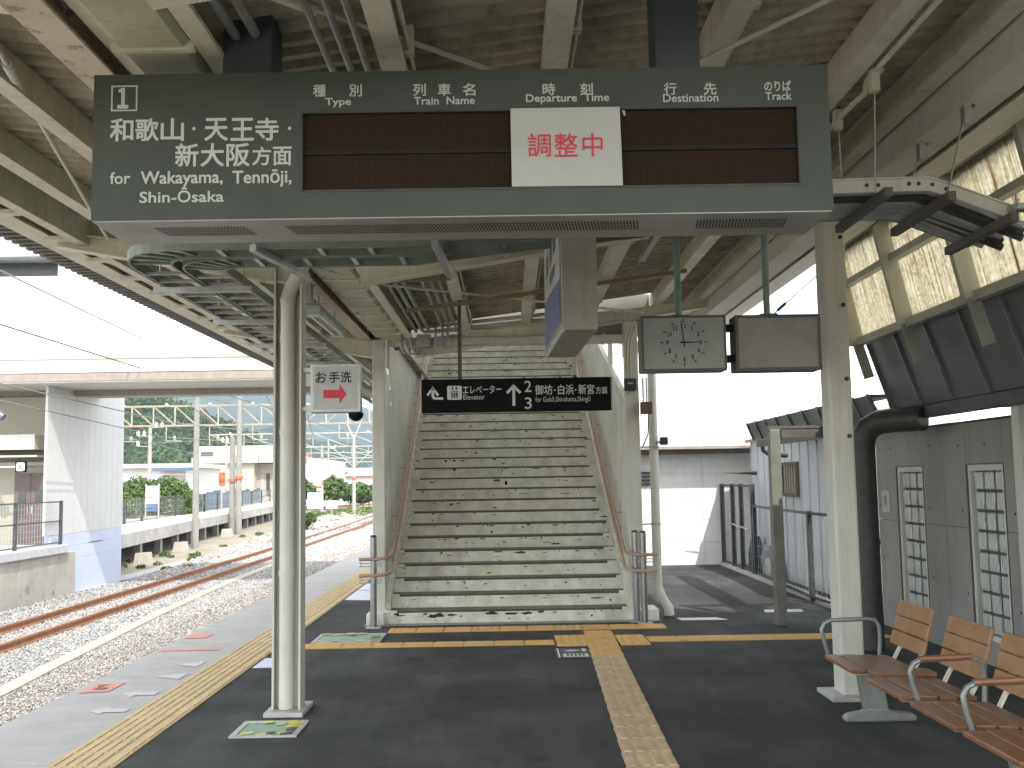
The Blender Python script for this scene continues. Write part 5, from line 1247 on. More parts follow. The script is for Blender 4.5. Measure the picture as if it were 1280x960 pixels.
kb = MB(); P = [(-6.9, 8), (-7.07, 14.4), (-7.26, 16.4), (-7.75, 22.6), (-8.15, 30), (-8.25, 36), (-8.3, 60)]
for (xa, ya), (xb, yb) in zip(P, P[1:]): kb.hexa([(xa - .14, ya, -1.4), (xa + .14, ya, -1.4), (xb + .14, yb, -1.4), (xb - .14, yb, -1.4)], [(xa - .14, ya, -1.205), (xa + .14, ya, -1.205), (xb + .14, yb, -1.205), (xb - .14, yb, -1.205)])
tag(kb.build('buried_kerb', SANDC), 'sandy concrete kerb half buried in the gravel between track and platform', 'kerb')
def stones(name, n, xr, yr, r0, r1, mats, hfun, bands=None):
    """one mesh of many small angular stones"""
    x = rng.uniform(*xr, n); u = rng.uniform(0, 1, n); y = yr[0] * (yr[1] / yr[0]) ** u
    if bands is not None: k = bands(x, y); x, y = x[k], y[k]; n = len(x)
    r = rng.uniform(r0, r1, n) * np.clip(y / 22, .8, 2.2)
    base = np.array([(1, 0, 0), (0, 1, 0), (-1, 0, 0), (0, -1, 0), (0, 0, 1), (0, 0, -1)], float)
    V = base[None] * rng.uniform(.55, 1.25, (n, 6, 1)) + rng.normal(0, .16, (n, 6, 3))
    a = rng.uniform(0, 2 * PI, n); ca, sa = np.cos(a), np.sin(a)
    X = V[..., 0] * ca[:, None] - V[..., 1] * sa[:, None]; Y = V[..., 0] * sa[:, None] + V[..., 1] * ca[:, None]
    Z = V[..., 2] * .7
    P_ = np.stack([X * r[:, None] + x[:, None], Y * r[:, None] + y[:, None], Z * r[:, None] + (hfun(x, y))[:, None]], -1).reshape(-1, 3)
    F_ = np.array([(0, 1, 4), (1, 2, 4), (2, 3, 4), (3, 0, 4), (1, 0, 5), (2, 1, 5), (3, 2, 5), (0, 3, 5)])
    T = (F_[None] + (np.arange(n) * 6)[:, None, None]).reshape(-1, 3)
    me = bpy.data.meshes.new(name); me.vertices.add(len(P_)); me.vertices.foreach_set('co', P_.ravel())
    me.loops.add(T.size); me.loops.foreach_set('vertex_index', T.ravel()); me.polygons.add(len(T)); me.polygons.foreach_set('loop_start', np.arange(0, T.size, 3)); me.update(calc_edges=True)
    for m in mats: me.materials.append(m)
    mi = np.repeat(rng.integers(0, len(mats), n), 8); me.polygons.foreach_set('material_index', mi.astype(np.int32))
    o = bpy.data.objects.new(name, me); COL.objects.link(o); return struct(o, 'stuff')
GS = [mat('stone_a', (.33, .34, .345), .9), mat('stone_b', (.27, .275, .28), .9), mat('stone_c', (.42, .42, .415), .9), mat('stone_d', (.19, .195, .20), .9), mat('stone_e', (.33, .30, .27), .9)]
BS = [mat('stone_f', (.29, .26, .235), .9), mat('stone_g', (.35, .335, .31), .9), mat('stone_h', (.235, .185, .155), .9), mat('stone_i', (.36, .36, .355), .9), mat('stone_j', (.23, .23, .23), .9)]
b = MB(); b.add([(-12.5, 5, -1.272), (-3.5, 5, -1.272), (-3.5, 70, -1.272), (-12.5, 70, -1.272)], [(0, 1, 2, 3)]); struct(b.build('ballast_bed', mat('ballast_dust', (.36, .35, .34), .95, col2=(.27, .26, .25), nscale=14, bump=.6, bscale=30)))
rr_ = lambda x, y: (np.abs(x - np.interp(y, [p_[0] for p_ in RX], [p_[1] for p_ in RX])) > .06) & (np.abs(x + 1.10 - np.interp(y, [p_[0] for p_ in RX], [p_[1] for p_ in RX])) > .06)
stones('ballast', 90000, (-11.7, -6.9), (12, 60), .018, .036, GS, lambda x, y: -1.262 + .03 * rng.random(len(x)), rr_)
stones('brown_gravel', 46000, (-7.6, -5.2), (9, 50), .018, .036, BS, lambda x, y: -1.258 + .03 * rng.random(len(x)), lambda x, y: (x > np.interp(y, [8, 14.4, 22.6, 36], [-6.9, -7.07, -7.75, -8.25]) + .1))
stones('dry_gravel', 26000, (-16, -10.2), (29, 95), .035, .07, BS, lambda x, y: -1.27 + .05 * rng.random(len(x)), lambda x, y: x > -11.4 - (y - 33) * .09)

# ================================================================== LEFT: OPPOSITE PLATFORM, STATION BUILDING, FOOTBRIDGE
rw = thing('retaining_wall', 'old stained concrete retaining wall of the opposite platform at the left edge', 'wall', (-12, 24, GZ))
for k in range(5):
    b = MB(); y1 = 27.9 - k * 3.2; b.box(-16, -11.72, y1 - 3.19, y1, GZ - .05, -.12); b.build('wall_block', OLDCONC, rw, bevel=.02)
b = MB(); b.box(-16, -11.62, 12, 27.2, -.12, .10); b.build('coping', mat('coping_grey', (.44, .45, .47), .7), rw, bevel=.02)
mesh_fence([(-11.8, 27.1), (-11.8, 24.6), (-11.8, 22.1), (-11.8, 19.6), (-11.8, 17)], 1.12, .10, 'dark rail fence with wire mesh on top of the old retaining wall', 'fence', mesh=.14, wire=.006, post=.035, mids=(.62,))
tower = thing('tower_wall', 'tall pale grey clad wall with a light blue base, left of the tracks', 'wall', (-12, 29, GZ))
y = 26.6
for k in range(12):
    b = MB(); y2 = y + .445; b.box(-12.06, -12.0, y + .006, y2 - .004, .34, 4.9); b.build('cladding_panel', WHITEG, tower); y = y2
for (a, c, z0, z1) in ((27.0, 31.92, GZ, -.35), (27.0, 29.4, -.345, .0), (29.405, 31.92, -.345, .03), (27.0, 30.4, .005, .335), (30.405, 31.92, .035, .335)):
    b = MB(); b.box(-12.19, -12.005, a, c, z0, z1); b.build('base_panel', BLUEG, tower)
sb = thing('station_building', 'shaded beige station building with a brown double door at the left edge', 'building', (-16, 28.3, 0))
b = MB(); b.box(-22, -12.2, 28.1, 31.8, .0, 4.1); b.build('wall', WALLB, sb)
b = MB(); b.box(-22, -12.6, 27.2, 28.1, 2.62, 3.02); b.build('lintel_box', mat('cream_band', (.55, .53, .44), .6), sb)
b = MB(); b.box(-22, -12.55, 27.25, 28.1, 2.42, 2.47); b.box(-22, -12.6, 27.9, 28.1, 2.2, 2.3); b.build('duct', mat('duct_grey', (.40, .39, .34), .6), sb)
for k, (a, c) in enumerate(((-13.50, -13.06), (-13.05, -12.60))):
    b = MB(); b.box(a, c, 28.04, 28.1, .02, 2.0); d_ = b.build('door', DOORB, sb)
    b = MB(); b.box((a + c) / 2 - .1, (a + c) / 2 + .1, 28.03, 28.04, 1.2, 1.55); b.build('door_pane', GLASS, d_)
    b = MB(); b.box(c - .07 if k == 0 else a + .04, c - .04 if k == 0 else a + .07, 28.0, 28.04, .9, 1.1); b.build('handle', GALV, d_)
b = MB(); b.box(-22, -12.2, 12, 28.1, -.15, .0); b.build('floor', OLDCONC, sb)
ls = thing('square_sign', 'small square white sign with a black cross in front of the brown door', 'sign', (-12.86, 27, 2.0))
b = MB(); b.box(-13.0, -12.71, 27.0, 27.06, 2.01, 2.30); b.build('frame', SIGNBLK, ls)
b = MB(); b.box(-12.965, -12.745, 26.99, 26.999, 2.045, 2.265); b.build('face', WHITELT, ls)
b = MB(); b.bar((-12.965, 26.983, 2.045), (-12.745, 26.983, 2.265), .008, .022, up=(0, 1, 0)); b.bar((-12.965, 26.980, 2.265), (-12.745, 26.980, 2.045), .008, .022, up=(0, 1, 0)); b.build('cross', SIGNBLK, ls)
b = MB(); b.bar((-14.6, 27.03, 2.155), (-13.0, 27.03, 2.155), .04, .04); b.build('arm', WHITELT, ls)
tk_ = thing('storage_box', 'pale grey box behind the mesh fence on the opposite platform', 'box', (-13.6, 26, 0)); b = MB(); b.box(-14.6, -13.1, 25.4, 26.2, .0, .80); b.build('case', mat('box_pale', (.36, .38, .42), .6), tk_, bevel=.03); b = MB(); b.box(-13.08, -13.0, 25.6, 25.7, .1, .75); b.build('yellow_edge', YTAPE, tk_)
sc = thing('loudspeaker', 'small dark projector hanging under the footbridge at the left edge', 'loudspeaker', (-12.9, 26, 3.4))
b = MB(); b.tube([(-13.05, 26, 4.1), (-13.05, 26, 3.62)], .02, 6); b.build('stem', DKSTEEL, sc); b = MB(); b.tube([(-13.22, 25.9, 3.62), (-13.05, 26, 3.52), (-12.85, 26, 3.40)], [.06, .13, .10], 10); b.build('housing', mat('proj_grey', (.13, .14, .17), .4), sc)
# footbridge
fb = thing('footbridge', 'long white enclosed footbridge spanning the tracks behind the platform', 'footbridge', (-6, 24.5, 4))
FY = 26.0
x = -26.0
while x < -1.9:
    for (z0, z1, m) in ((4.53, 4.87, WHITEW), (5.11, 7.05, WHITEW)):
        b = MB(); b.box(x + .004, x + 2.0 - .004, FY, FY + .12, z0, z1); b.build('cladding_panel', m, fb)
    x += 2.0
b = MB(); b.box(-26, -1.9, FY - .06, FY + .10, 4.875, 5.10); b.build('beige_band', BEIGEB, fb)
b = MB(); b.box(-26, -1.9, FY + .02, FY + .3, 4.31, 4.52); b.build('girder', GIRDER, fb)
b = MB(); b.box(-26, -1.9, FY + .05, FY + 3.9, 4.275, 4.305); b.build('flange', CREAMW, fb)
b = MB(); b.box(-26, -1.9, FY + 2.2, FY + 2.45, 4.12, 4.27); b.build('girder', GIRDER, fb)
b = MB(); b.box(-26, -1.9, FY + 3.9, FY + 4.0, 4.2, 7.2); b.build('rear_wall', WHITEW, fb)
b = MB(); b.box(-26, -11.55, FY + .5, FY + .6, 7.06, 7.50); b.build('window_band', mat('bridge_glass', (.06, .065, .07), .2), fb)
b = MB(); b.box(-11.55, -11.3, FY - .02, FY + .2, 7.06, 7.62); b.build('post', CREAMW, fb)
b = MB(); b.box(-26, -11.3, FY - .3, FY + 4.2, 7.52, 7.62); b.build('roof', mat('bridge_roof', (.50, .52, .56), .6), fb)
b = MB(); b.box(-11.28, -1.9, FY, FY + .12, 7.06, 7.2); b.box(-11.28, -1.9, FY + .13, FY + 4, 7.1, 7.2); b.build('roof', WHITEW, fb)
b = MB(); b.box(-1.9, 1.8, 24.4, 30, 4.2, 4.5); b.build('deck', GIRDER, fb)

# overhead wires along the track
def wires(lst):
    for (pts, r, m, lab) in lst:
        b = MB(); b.tube(pts, r, 5); tag(b.build('overhead_wire', m), lab, 'overhead wire', 'overhead wires along the tracks')
wires([([(-9.35, 5, 5.9), (-9.35, 18.7, 5.62), (-9.4, 32, 5.2), (-9.6, 60, 6.3)], .017, WIREL, 'topmost overhead wire crossing the white footbridge'),
       ([(-9.35, 5, 4.68), (-9.35, 19, 4.62), (-9.4, 38, 4.6), (-9.6, 60, 4.6)], .017, WIRE, 'dark contact wire crossing the white footbridge below the topmost wire'),
       ([(-11.2, 8, 4.05), (-11.2, 22, 3.92), (-11.2, 34, 3.7), (-12.5, 60, 4.4)], .014, WIREL, 'pale cable crossing in front of the grey clad wall, upper of two'),
       ([(-11.4, 8, 3.85), (-11.4, 22, 3.60), (-11.4, 34, 3.2), (-13, 60, 3.9)], .014, WIREL, 'pale cable crossing in front of the grey clad wall, lower of two')])

# ================================================================== LEFT BACKGROUND
FPE = [(28, -12.5), (36.5, -13.8), (44, -14.65), (52.5, -15.7), (66, -17.0), (80, -18.3), (110, -22)]
def fpx(y): return float(np.interp(y, [a for a, _ in FPE], [b_ for _, b_ in FPE]))
fp = thing('far_platform', 'curved concrete island platform on short legs beyond the tracks', 'platform', (-15, 45, GZ))
b = MB()
for (ya, xa), (yb, xb) in zip(FPE, FPE[1:]): b.hexa([(xa - 5, ya, -.62), (xa, ya, -.62), (xb, yb, -.62), (xb - 5, yb, -.62)], [(xa - 5, ya, -.12), (xa, ya, -.12), (xb, yb, -.12), (xb - 5, yb, -.12)])
b.build('deck', mat('far_platform_concrete', (.36, .35, .33), .8, col2=(.24, .23, .21), nscale=1.2, streak=(.12, .11, .10), streak_amt=.8), fp)
b = MB()
for (ya, xa), (yb, xb) in zip(FPE, FPE[1:]): b.hexa([(xa - 2.4, ya, -.116), (xa - .9, ya, -.116), (xb - .9, yb, -.116), (xb - 2.4, yb, -.116)], [(xa - 2.4, ya, -.112), (xa - .9, ya, -.112), (xb - .9, yb, -.112), (xb - 2.4, yb, -.112)])
b.build('warning_strip', mat('far_strip_cream', (.62, .52, .36), .8), fp)
y = 33.5
while y < 100:
    b = MB(); xx = fpx(y) - .35; b.box(xx - .13, xx + .13, y - .13, y + .13, GZ - .05, -.62); b.build('leg', POLE, fp)
    y += 3.55
b = MB(); b.box(-19.2, -19.0, 30, 100, GZ, -.62)
b = MB()
for (ya, xa), (yb, xb) in zip(FPE, FPE[1:]): b.hexa([(xa - 3.4, ya, GZ), (xa - 3.3, ya, GZ), (xb - 3.3, yb, GZ), (xb - 3.4, yb, GZ)], [(xa - 3.4, ya, -.62), (xa - 3.3, ya, -.62), (xb - 3.3, yb, -.62), (xb - 3.4, yb, -.62)])
b.build('rear_footing', OLDCONC, fp)
pts = [(fpx(y) - 2.45, y) for y in [33, 36.4, 39.8, 43.2, 46.6, 50, 53.6, 57.4, 61.4, 65.6, 70, 75, 80, 86, 93, 100]]
mesh_fence(pts, 1.12, -.11, 'black railing with thin wires along the far island platform', 'fence', mesh=.28, wire=.008, post=.06, mids=(.58,))
for y, k in ((38.2, 0), (45.0, 1), (57.5, 2)):
    xx = fpx(y) + .45; b = MB(); s = .28; b.hexa([(xx - s, y - s, GZ), (xx + s, y - s, GZ), (xx + s, y + s, GZ), (xx - s, y + s, GZ)], [(xx - s * .8, y - s * .8, -.86), (xx + s * .8, y - s * .8, -.86), (xx + s * .8, y + s * .8, -.86), (xx - s * .8, y + s * .8, -.92)])
    tag(b.build('concrete_footing', mat('footing', (.38, .35, .30), .85)), ('nearest pale concrete footing in front of the far platform, close to the clad wall', 'middle pale concrete footing in front of the far platform, just past the grey pole', 'farthest small concrete footing in front of the far platform')[k], 'footing', 'footings before the far platform')
# poles and gantries
def pole(x, y, zt_, r, lab, m=POLE, zb_=GZ, arms=(), band=None):
    t = thing('catenary_pole', lab, 'pole', (x, y, zb_), 'poles along the railway')
    b = MB(); b.tube([(x, y, zb_), (x, y, zt_)], [r * .8, r * .6], 12); b.build('mast', m, t)
    for (dx, z, l_) in arms:
        b = MB(); b.tube([(x, y, z), (x + dx, y, z + .02)], .03, 6); b.build('arm', GANTRYW, t)
        for q in range(l_):
            xx = x + dx * (q + 1) / l_; b = MB(); b.tube([(xx, y, z + .02), (xx, y, z + .12), (xx, y, z + .14), (xx, y, z + .24), (xx, y, z + .26), (xx, y, z + .34)], [.05, .12, .05, .12, .05, .04], 8); b.build('insulator', INSUL, t)
    if band: b = MB(); b.tube([(x, y, band), (x, y, band + .18)], r * 1.03, 12); b.build('orange_band', ORANGE, t)
    return t
pole(-14.4, 47.3, 6.1, .20, 'tall grey concrete pole rising in front of the far island platform')
pole(-21.0, 60, 5.0, .17, 'pale pole with insulators just right of the clad wall', GANTRYW, arms=((-.7, 4.5, 2), (.7, 5.0, 2), (-.7, 3.9, 1)))
pole(-15.75, 60, 7.4, .24, 'thick grey pole carrying the nearest gantry, with an orange band', band=1.9, arms=((-.6, 7.1, 1), (.7, 7.1, 1)))
pole(-16.3, 60.6, 4.4, .26, 'short thick pole just left of the gantry pole with the orange band', band=1.75)
pole(-17.8, 66, 4.9, .14, 'thin pole with insulators behind the beige house roof, nearer the gantry pole', GANTRYW, arms=((-.6, 4.3, 2), (.5, 4.0, 1)))
pole(-22.0, 80, 5.4, .12, 'thin pale pole before the white building with the red sign', GANTRYW, arms=((.6, 4.8, 1),))
pole(-14.25, 95, 6.0, .22, 'far pale pole right of the toilet sign, with slanting struts on top', GANTRYW, band=1.9)
pole(-17.6, 97, 5.2, .20, 'far pale pole left of the strutted one, with an orange band', GANTRYW, band=1.5)
pole(-21.0, 120, 6.6, .16, 'distant thin pole half hidden by the left column', GANTRYW, arms=((.7, 5.6, 2),))
pole(-12.4, 120, 7.5, .12, 'distant thin pole close to the left stair post', GANTRYW)
def gantry(y, x0, x1, z0, z1, n, lab, m=GANTRY, m2=GANTRYW, w=.10):
    t = thing('overhead_gantry', lab, 'gantry', (x0, y, z0), 'steel gantries over the railway')
    for z in (z0, z1):
        b = MB(); b.bar((x0, y, z), (x1, y, z), w, w * 1.1); b.build('chord', m, t)
    for k in range(n):
        xa = x0 + (x1 - x0) * k / n; xb = x0 + (x1 - x0) * (k + 1) / n
        b = MB(); b.bar((xa, y, z0), (xa, y, z1), w * .7, w * .7); b.build('upright', m2, t)
        b = MB(); b.bar((xa, y, z1) if k < n * .55 else (xa, y, z0), (xb, y, z0) if k < n * .55 else (xb, y, z1), w * .7, w * .7, up=(0, 1, 0)); b.build('diagonal', m, t)
    for k in range(n // 2):
        xa = x0 + (x1 - x0) * (2 * k + .6) / n; b = MB(); b.tube([(xa, y, z1 + .05), (xa, y, z1 + .16)], [.12, .06], 8); b.build('insulator', INSUL, t)
        b = MB(); b.bar((xa, y, z0), (xa, y, z0 - .9), .05, .05); b.bar((xa, y, z0 - .9), (xa + .9, y, z0 - .9), .05, .05); b.tube([(xa + .5, y, z0 - .9), (xa + .5, y, z0 - .75), (xa + .5, y, z0 - .6)], [.04, .11, .05], 8); b.build('dropper', m2, t)
    return t
gantry(60.2, -26, -3, 5.12, 6.28, 18, 'nearest steel truss gantry across the railway under the footbridge')
gantry(96, -28, -2, 5.0, 6.3, 8, 'second steel truss gantry farther down the railway', GANTRYW)
gantry(125, -34, -4, 4.6, 6.0, 6, 'third truss gantry in the distance seen under the toilet sign', GANTRYW)
gantry(170, -42, -8, 5.0, 6.6, 6, 'farthest and smallest truss gantry down the railway', GANTRYW, w=.12)
b = MB()
for s in (-1, 1): b.bar((-14.25, 95, 3.0), (-14.25 + s * 2.2, 95, 5.1), .07, .07); b.bar((-14.25, 95, 5.6), (-14.25 + s * .7, 95, 7.3), .12, .12)
tag(b.build('pole_struts', GANTRYW), 'pair of slanting struts on the far pale pole right of the toilet sign', 'struts')
ww = []
for k in range(9):
    x = -24 + k * 1.9; z = (6.5, 4.4, 5.6, 4.2, 6.4, 4.5, 5.8, 4.3, 6.2)[k]
    ww.append(([(x + 4.2, 33, z - .3), (x + 2, 46, z - .7), (x, 60, z), (x - 1.5, 78, z - .5), (x - 3, 96, z), (x - 8, 125, z), (x - 14, 170, z)], .014, WIREL if k % 2 else WIRE, '%s overhead wire beyond the footbridge, counted from the clad wall' % ('first', 'second', 'third', 'fourth', 'fifth', 'sixth', 'seventh', 'eighth', 'ninth')[k]))
wires(ww)
# foliage
def foliage(name, blobs, n, leaf, mats, seed, parent=None, flat=.8):
    r_ = np.random.default_rng(seed); P_ = []; N = 0
    B = np.array(blobs, float); wts = (B[:, 3] ** 2); wts /= wts.sum()
    idx = r_.choice(len(B), n, p=wts)
    d = r_.normal(size=(n, 3)); d /= np.linalg.norm(d, axis=1)[:, None]
    rad = B[idx, 3] * (r_.uniform(.35, 1, n) ** .5) * (1 + .18 * np.sin(7 * d[:, 0] + idx) * np.cos(6 * d[:, 2]))
    c = B[idx, :3] + d * rad[:, None] * np.array([1, 1, flat])
    u = r_.normal(size=(n, 3)); u /= np.linalg.norm(u, axis=1)[:, None]; v = np.cross(u, r_.normal(size=(n, 3))); v /= np.linalg.norm(v, axis=1)[:, None]
    s = leaf * r_.uniform(.6, 1.4, n)[:, None]
    Q = np.stack([c - u * s, c - v * s * .6, c + u * s, c + v * s * .6], 1).reshape(-1, 3)
    T = np.arange(n * 4)
    me = bpy.data.meshes.new(name); me.vertices.add(n * 4); me.vertices.foreach_set('co', Q.ravel()); me.loops.add(n * 4); me.loops.foreach_set('vertex_index', T)
    me.polygons.add(n); me.polygons.foreach_set('loop_start', T[::4]); me.update(calc_edges=True)
    for m in mats: me.materials.append(m)
    me.polygons.foreach_set('material_index', r_.integers(0, len(mats), n).astype(np.int32))
    o = bpy.data.objects.new(name, me); COL.objects.link(o)
    if parent is not None: o.parent = parent; o.matrix_parent_inverse = inv(parent)
    return o
def bush(x, y, w, h, lab, seed, n=3500, zb_=GZ, leaf=.16):
    t = thing('bush', lab, 'bush', (x, y, zb_)); r_ = random.Random(seed)
    bl = [(x + r_.uniform(-w, w), y + r_.uniform(-1, 1), zb_ + h * r_.uniform(.35, .72), h * r_.uniform(.28, .42)) for _ in range(10)]
    foliage('crown', bl, n, leaf, [LEAF, LEAFL], seed, t)
    b = MB()
    for k in range(4): b.tube([(x + (k - 1.5) * w * .3, y, zb_), (x + (k - 1.5) * w * .45, y, zb_ + h * .6)], [.06, .02], 6)
    b.build('stem', FIREW, t)
bush(-21.6, 56, 1.5, 3.4, 'broad green bush behind the far railing, nearest the clad wall', 1, 16000, leaf=.10)
bush(-21.2, 60, 1.6, 3.6, 'green bush behind the far railing between the clad wall and the grey pole', 2, 15000, leaf=.10)
bush(-20.9, 64, 1.0, 2.8, 'smaller green bush left of the tall grey pole', 3, 9000, leaf=.10)
bush(-21.5, 112, 3.2, 3.6, 'round dark bush beyond the far platform below the white roofs', 4, 5000, leaf=.22)
bush(-26.5, 108, 2.4, 3.4, 'light green bush beside the round dark one beyond the far platform', 5, 3500, leaf=.22)
bush(-16.3, 118, 2.0, 3.0, 'green bush at the track side close to the left stair post', 6, 3500, leaf=.22)
bush(-12.6, 62, .9, 1.3, 'low weedy bush on the gravel past the end of the far platform', 7, 2200, leaf=.1)
gw = foliage('weeds', [(-12.6 + random.uniform(-2, 1.5), 27 + random.uniform(0, 60), GZ + .05, random.uniform(.1, .28)) for _ in range(60)], 5200, .05, [LEAFL, LEAF], 9, flat=.5); struct(gw, 'stuff')
gw = foliage('grass', [(-15 + random.uniform(-3, 3), 90 + random.uniform(-8, 30), GZ + .05, random.uniform(.4, 1.0)) for _ in range(40)], 8000, .12, [LEAFL], 10, flat=.2); struct(gw, 'stuff')
# blue sheet fence behind the bushes
bf = thing('blue_fence', 'faded blue sheet fence behind the far railing', 'fence', (-20, 62, GZ))
for k in range(15):
    y0 = 60 + k * 2.6; xx = fpx(y0) - 3.3; x2 = fpx(y0 + 2.6) - 3.3
    b = MB(); b.hexa([(xx - .03, y0 + .05, GZ), (xx + .03, y0 + .05, GZ), (x2 + .03, y0 + 2.55, GZ), (x2 - .03, y0 + 2.55, GZ)], [(xx - .03, y0 + .05, 1.0 + .1 * (k % 3)), (xx + .03, y0 + .05, 1.0 + .1 * (k % 3)), (x2 + .03, y0 + 2.55, 1.0 + .1 * (k % 3)), (x2 - .03, y0 + 2.55, 1.0 + .1 * (k % 3))]); b.build('sheet', BLUEF, bf)
sg = thing('orange_signal', 'small orange plate on a thin pole above the far railing', 'signal', (-17.6, 63, 0)); b = MB(); b.box(-17.78, -17.42, 63, 63.08, 1.5, 2.35); b.build('plate', ORANGE, sg); b = MB(); b.tube([(-17.6, 63.05, -.1), (-17.6, 63.05, 1.5)], .05, 8); b.build('pole', GANTRYW, sg)
pn = thing('platform_sign', 'white and blue station name panel standing on the far platform', 'sign', (-17.1, 50.5, -.1)); b = MB(); b.box(-18.35, -17.75, 52.0, 52.1, .7, 1.6); b.build('panel', HWHITE, pn); b = MB(); b.box(-18.34, -17.76, 51.97, 51.995, .3, .7); b.build('blue_panel', mat('panel_blue', (.09, .14, .26), .5), pn); b = MB(); b.box(-18.40, -18.35, 52, 52.1, -.1, 1.7); b.box(-17.75, -17.70, 52, 52.1, -.1, 1.7); b.build('post', GANTRYW, pn)
yp = thing('platform_sign', 'white board with blue print at the end of the far platform', 'sign', (-16, 85, -.1)); b = MB(); b.box(-17.2, -15.9, 88, 88.1, -.6, .8); b.build('panel', mat('pale_blue_board', (.45, .58, .72), .5), yp); b = MB(); b.box(-16.4, -16.0, 87.9, 87.98, .9, 1.7); b.build('lamp', HWHITE, yp); b = MB(); b.box(-16.4, -16.0, 87.88, 87.97, 1.15, 1.35); b.build('orange_stripe', ORANGE, yp)
ws = thing('track_sign', 'little white board on a post in the gravel by the track', 'sign', (-13.2, 78, GZ)); b = MB(); b.box(-13.85, -12.95, 78, 78.06, -.35, .25); b.build('board', HWHITE, ws); b = MB(); b.box(-13.45, -13.35, 78.02, 78.05, GZ, -.35); b.build('post', GANTRYW, ws)
ft = MB(); ft.bar((-22, 110, -1.1), (-10, 150, -1.1), .16, .14); ft.bar((-20.9, 110, -1.1), (-8.9, 150, -1.1), .16, .14); ft.bar((-12.2, 62, -1.1), (-22, 110, -1.1), .10, .14)
tag(ft.build('far_track', RUST), 'distant rusty rails curving past the round bushes', 'railway track')
# houses
def house(name, lab, x0, x1, y0, y1, zt_, wallm, roofm, wins_, over=.5, rt=.35, zb_=GZ, gable=0):
    t = thing(name, lab, 'house', ((x0 + x1) / 2, y0, zb_))
    b = MB(); b.box(x0, x1, y0, y1, zb_, zt_); b.build('wall', wallm, t)
    if gable: b = MB(); b.prism([(y0 - over, zt_), (y1 + over, zt_), ((y0 + y1) / 2, zt_ + gable)], 'x', x0 - over, x1 + over); b.build('roof', roofm, t)
    else: b = MB(); b.box(x0 - over, x1 + over, y0 - over, y1 + over, zt_, zt_ + rt); b.build('roof', roofm, t)
    for (a, c, z0, z1) in wins_:
        b = MB(); e = .08
        b.box(a - e, a, y0 - .06, y0 - .001, z0 - e, z1 + e); b.box(c, c + e, y0 - .06, y0 - .001, z0 - e, z1 + e); b.box(a, c, y0 - .06, y0 - .001, z0 - e, z0); b.box(a, c, y0 - .06, y0 - .001, z1, z1 + e); w_ = b.build('window', GANTRYW, t)
        b = MB(); b.box(a, c, y0 - .03, y0 - .002, z0, z1); b.build('pane', GLASS, w_)
    return t
hb = house('beige_house', 'flat-roofed beige house behind the blue fence', -31.5, -25.8, 104, 114, 3.75, HBEIGE, HROOF, [], .5, .62)
b = MB(); b.box(-25.8, -22.7, 105.4, 114, GZ, 3.68); b.build('wall', mat('house_grey_side', (.36, .33, .27), .7), hb)
b = MB(); b.box(-25.28, -22.3, 103.9, 114, 3.75, 4.36); b.build('roof', HROOF, hb)
for k in range(5): b = MB(); b.box(-25.4 + k * .58, -25.05 + k * .58, 105.32, 105.399, .3 + .1 * (k % 2), 3.1 - .4 * (k % 2)); b.build('window', GLASS if k % 2 else GANTRYW, hb)
house('white_house', 'low white house with a pale roof just right of the clad wall', -31, -23.6, 75, 84, 2.9, HWHITE, mat('pale_roof', (.58, .56, .52), .7), [(-28.2, -27.2, 1.0, 1.9), (-25.6, -24.6, 1.3, 2.1), (-27, -26.4, 1.6, 2.2)], .4, .3)
b = MB(); b.box(-25.4, -23.0, 73.2, 74.6, 2.65, 2.85); tag(b.build('awning', HROOFB), 'dark blue awning on the low white house by the clad wall', 'awning')
wh = house('white_hall', 'taller plain white hall rising behind the low houses', -38.3, -29.2, 125, 140, 6.2, HWHITE, HWHITE, [(-37.5, -36.0, 5.1, 5.6)], .0, .1)
b = MB(); b.hexa([(-29.2, 125, GZ), (-22.2, 125, GZ), (-22.2, 140, GZ), (-29.2, 140, GZ)], [(-29.2, 125, 5.4), (-22.2, 125, 4.4), (-22.2, 140, 4.4), (-29.2, 140, 5.4)]); b.build('wing', HWHITE, wh)
b = MB(); b.box(-31.4, -30.0, 124.9, 124.98, 3.4, 3.8); b.build('red_stripe', REDPR, wh)
b = MB(); b.box(-28.5, -24.8, 124.0, 128, 4.9, 5.3); b.build('red_roof', REDR, wh)
house('roadside_house', 'distant white house with a pale blue roof seen below the toilet sign', -34, -25.5, 150, 160, 3.2, HWHITE, mat('roof_paleblue', (.46, .54, .66), .6), [(-32, -30.5, 1, 2), (-29, -27.6, 1, 2)], .6, .8, gable=1.1)
house('roadside_house', 'distant grey-roofed house right of the pale blue roof', -25, -19.5, 158, 168, 2.6, mat('house_pink', (.55, .46, .42), .7), HROOF, [(-23.5, -22.5, .6, 1.6)], .5, .8, gable=1.3)
house('roadside_house', 'distant white building with a dark blue roof line near the stair post', -25.5, -19.5, 190, 200, 4.6, HWHITE, HROOFB, [(-24, -22.6, 3.2, 3.8)], .4, .3)
house('warehouse', 'distant low warehouse with a green edged roof by the stair post', -21.2, -14.5, 200, 215, 2.3, mat('ware_grey', (.50, .51, .53), .7), mat('green_edge', (.20, .45, .32), .6), [], .3, .25)
house('roadside_house', 'distant small pink-grey house by the left stair post', -18.5, -14, 175, 182, 3.3, mat('house_pinkish', (.52, .36, .33), .7), HROOF, [], .3, .5)
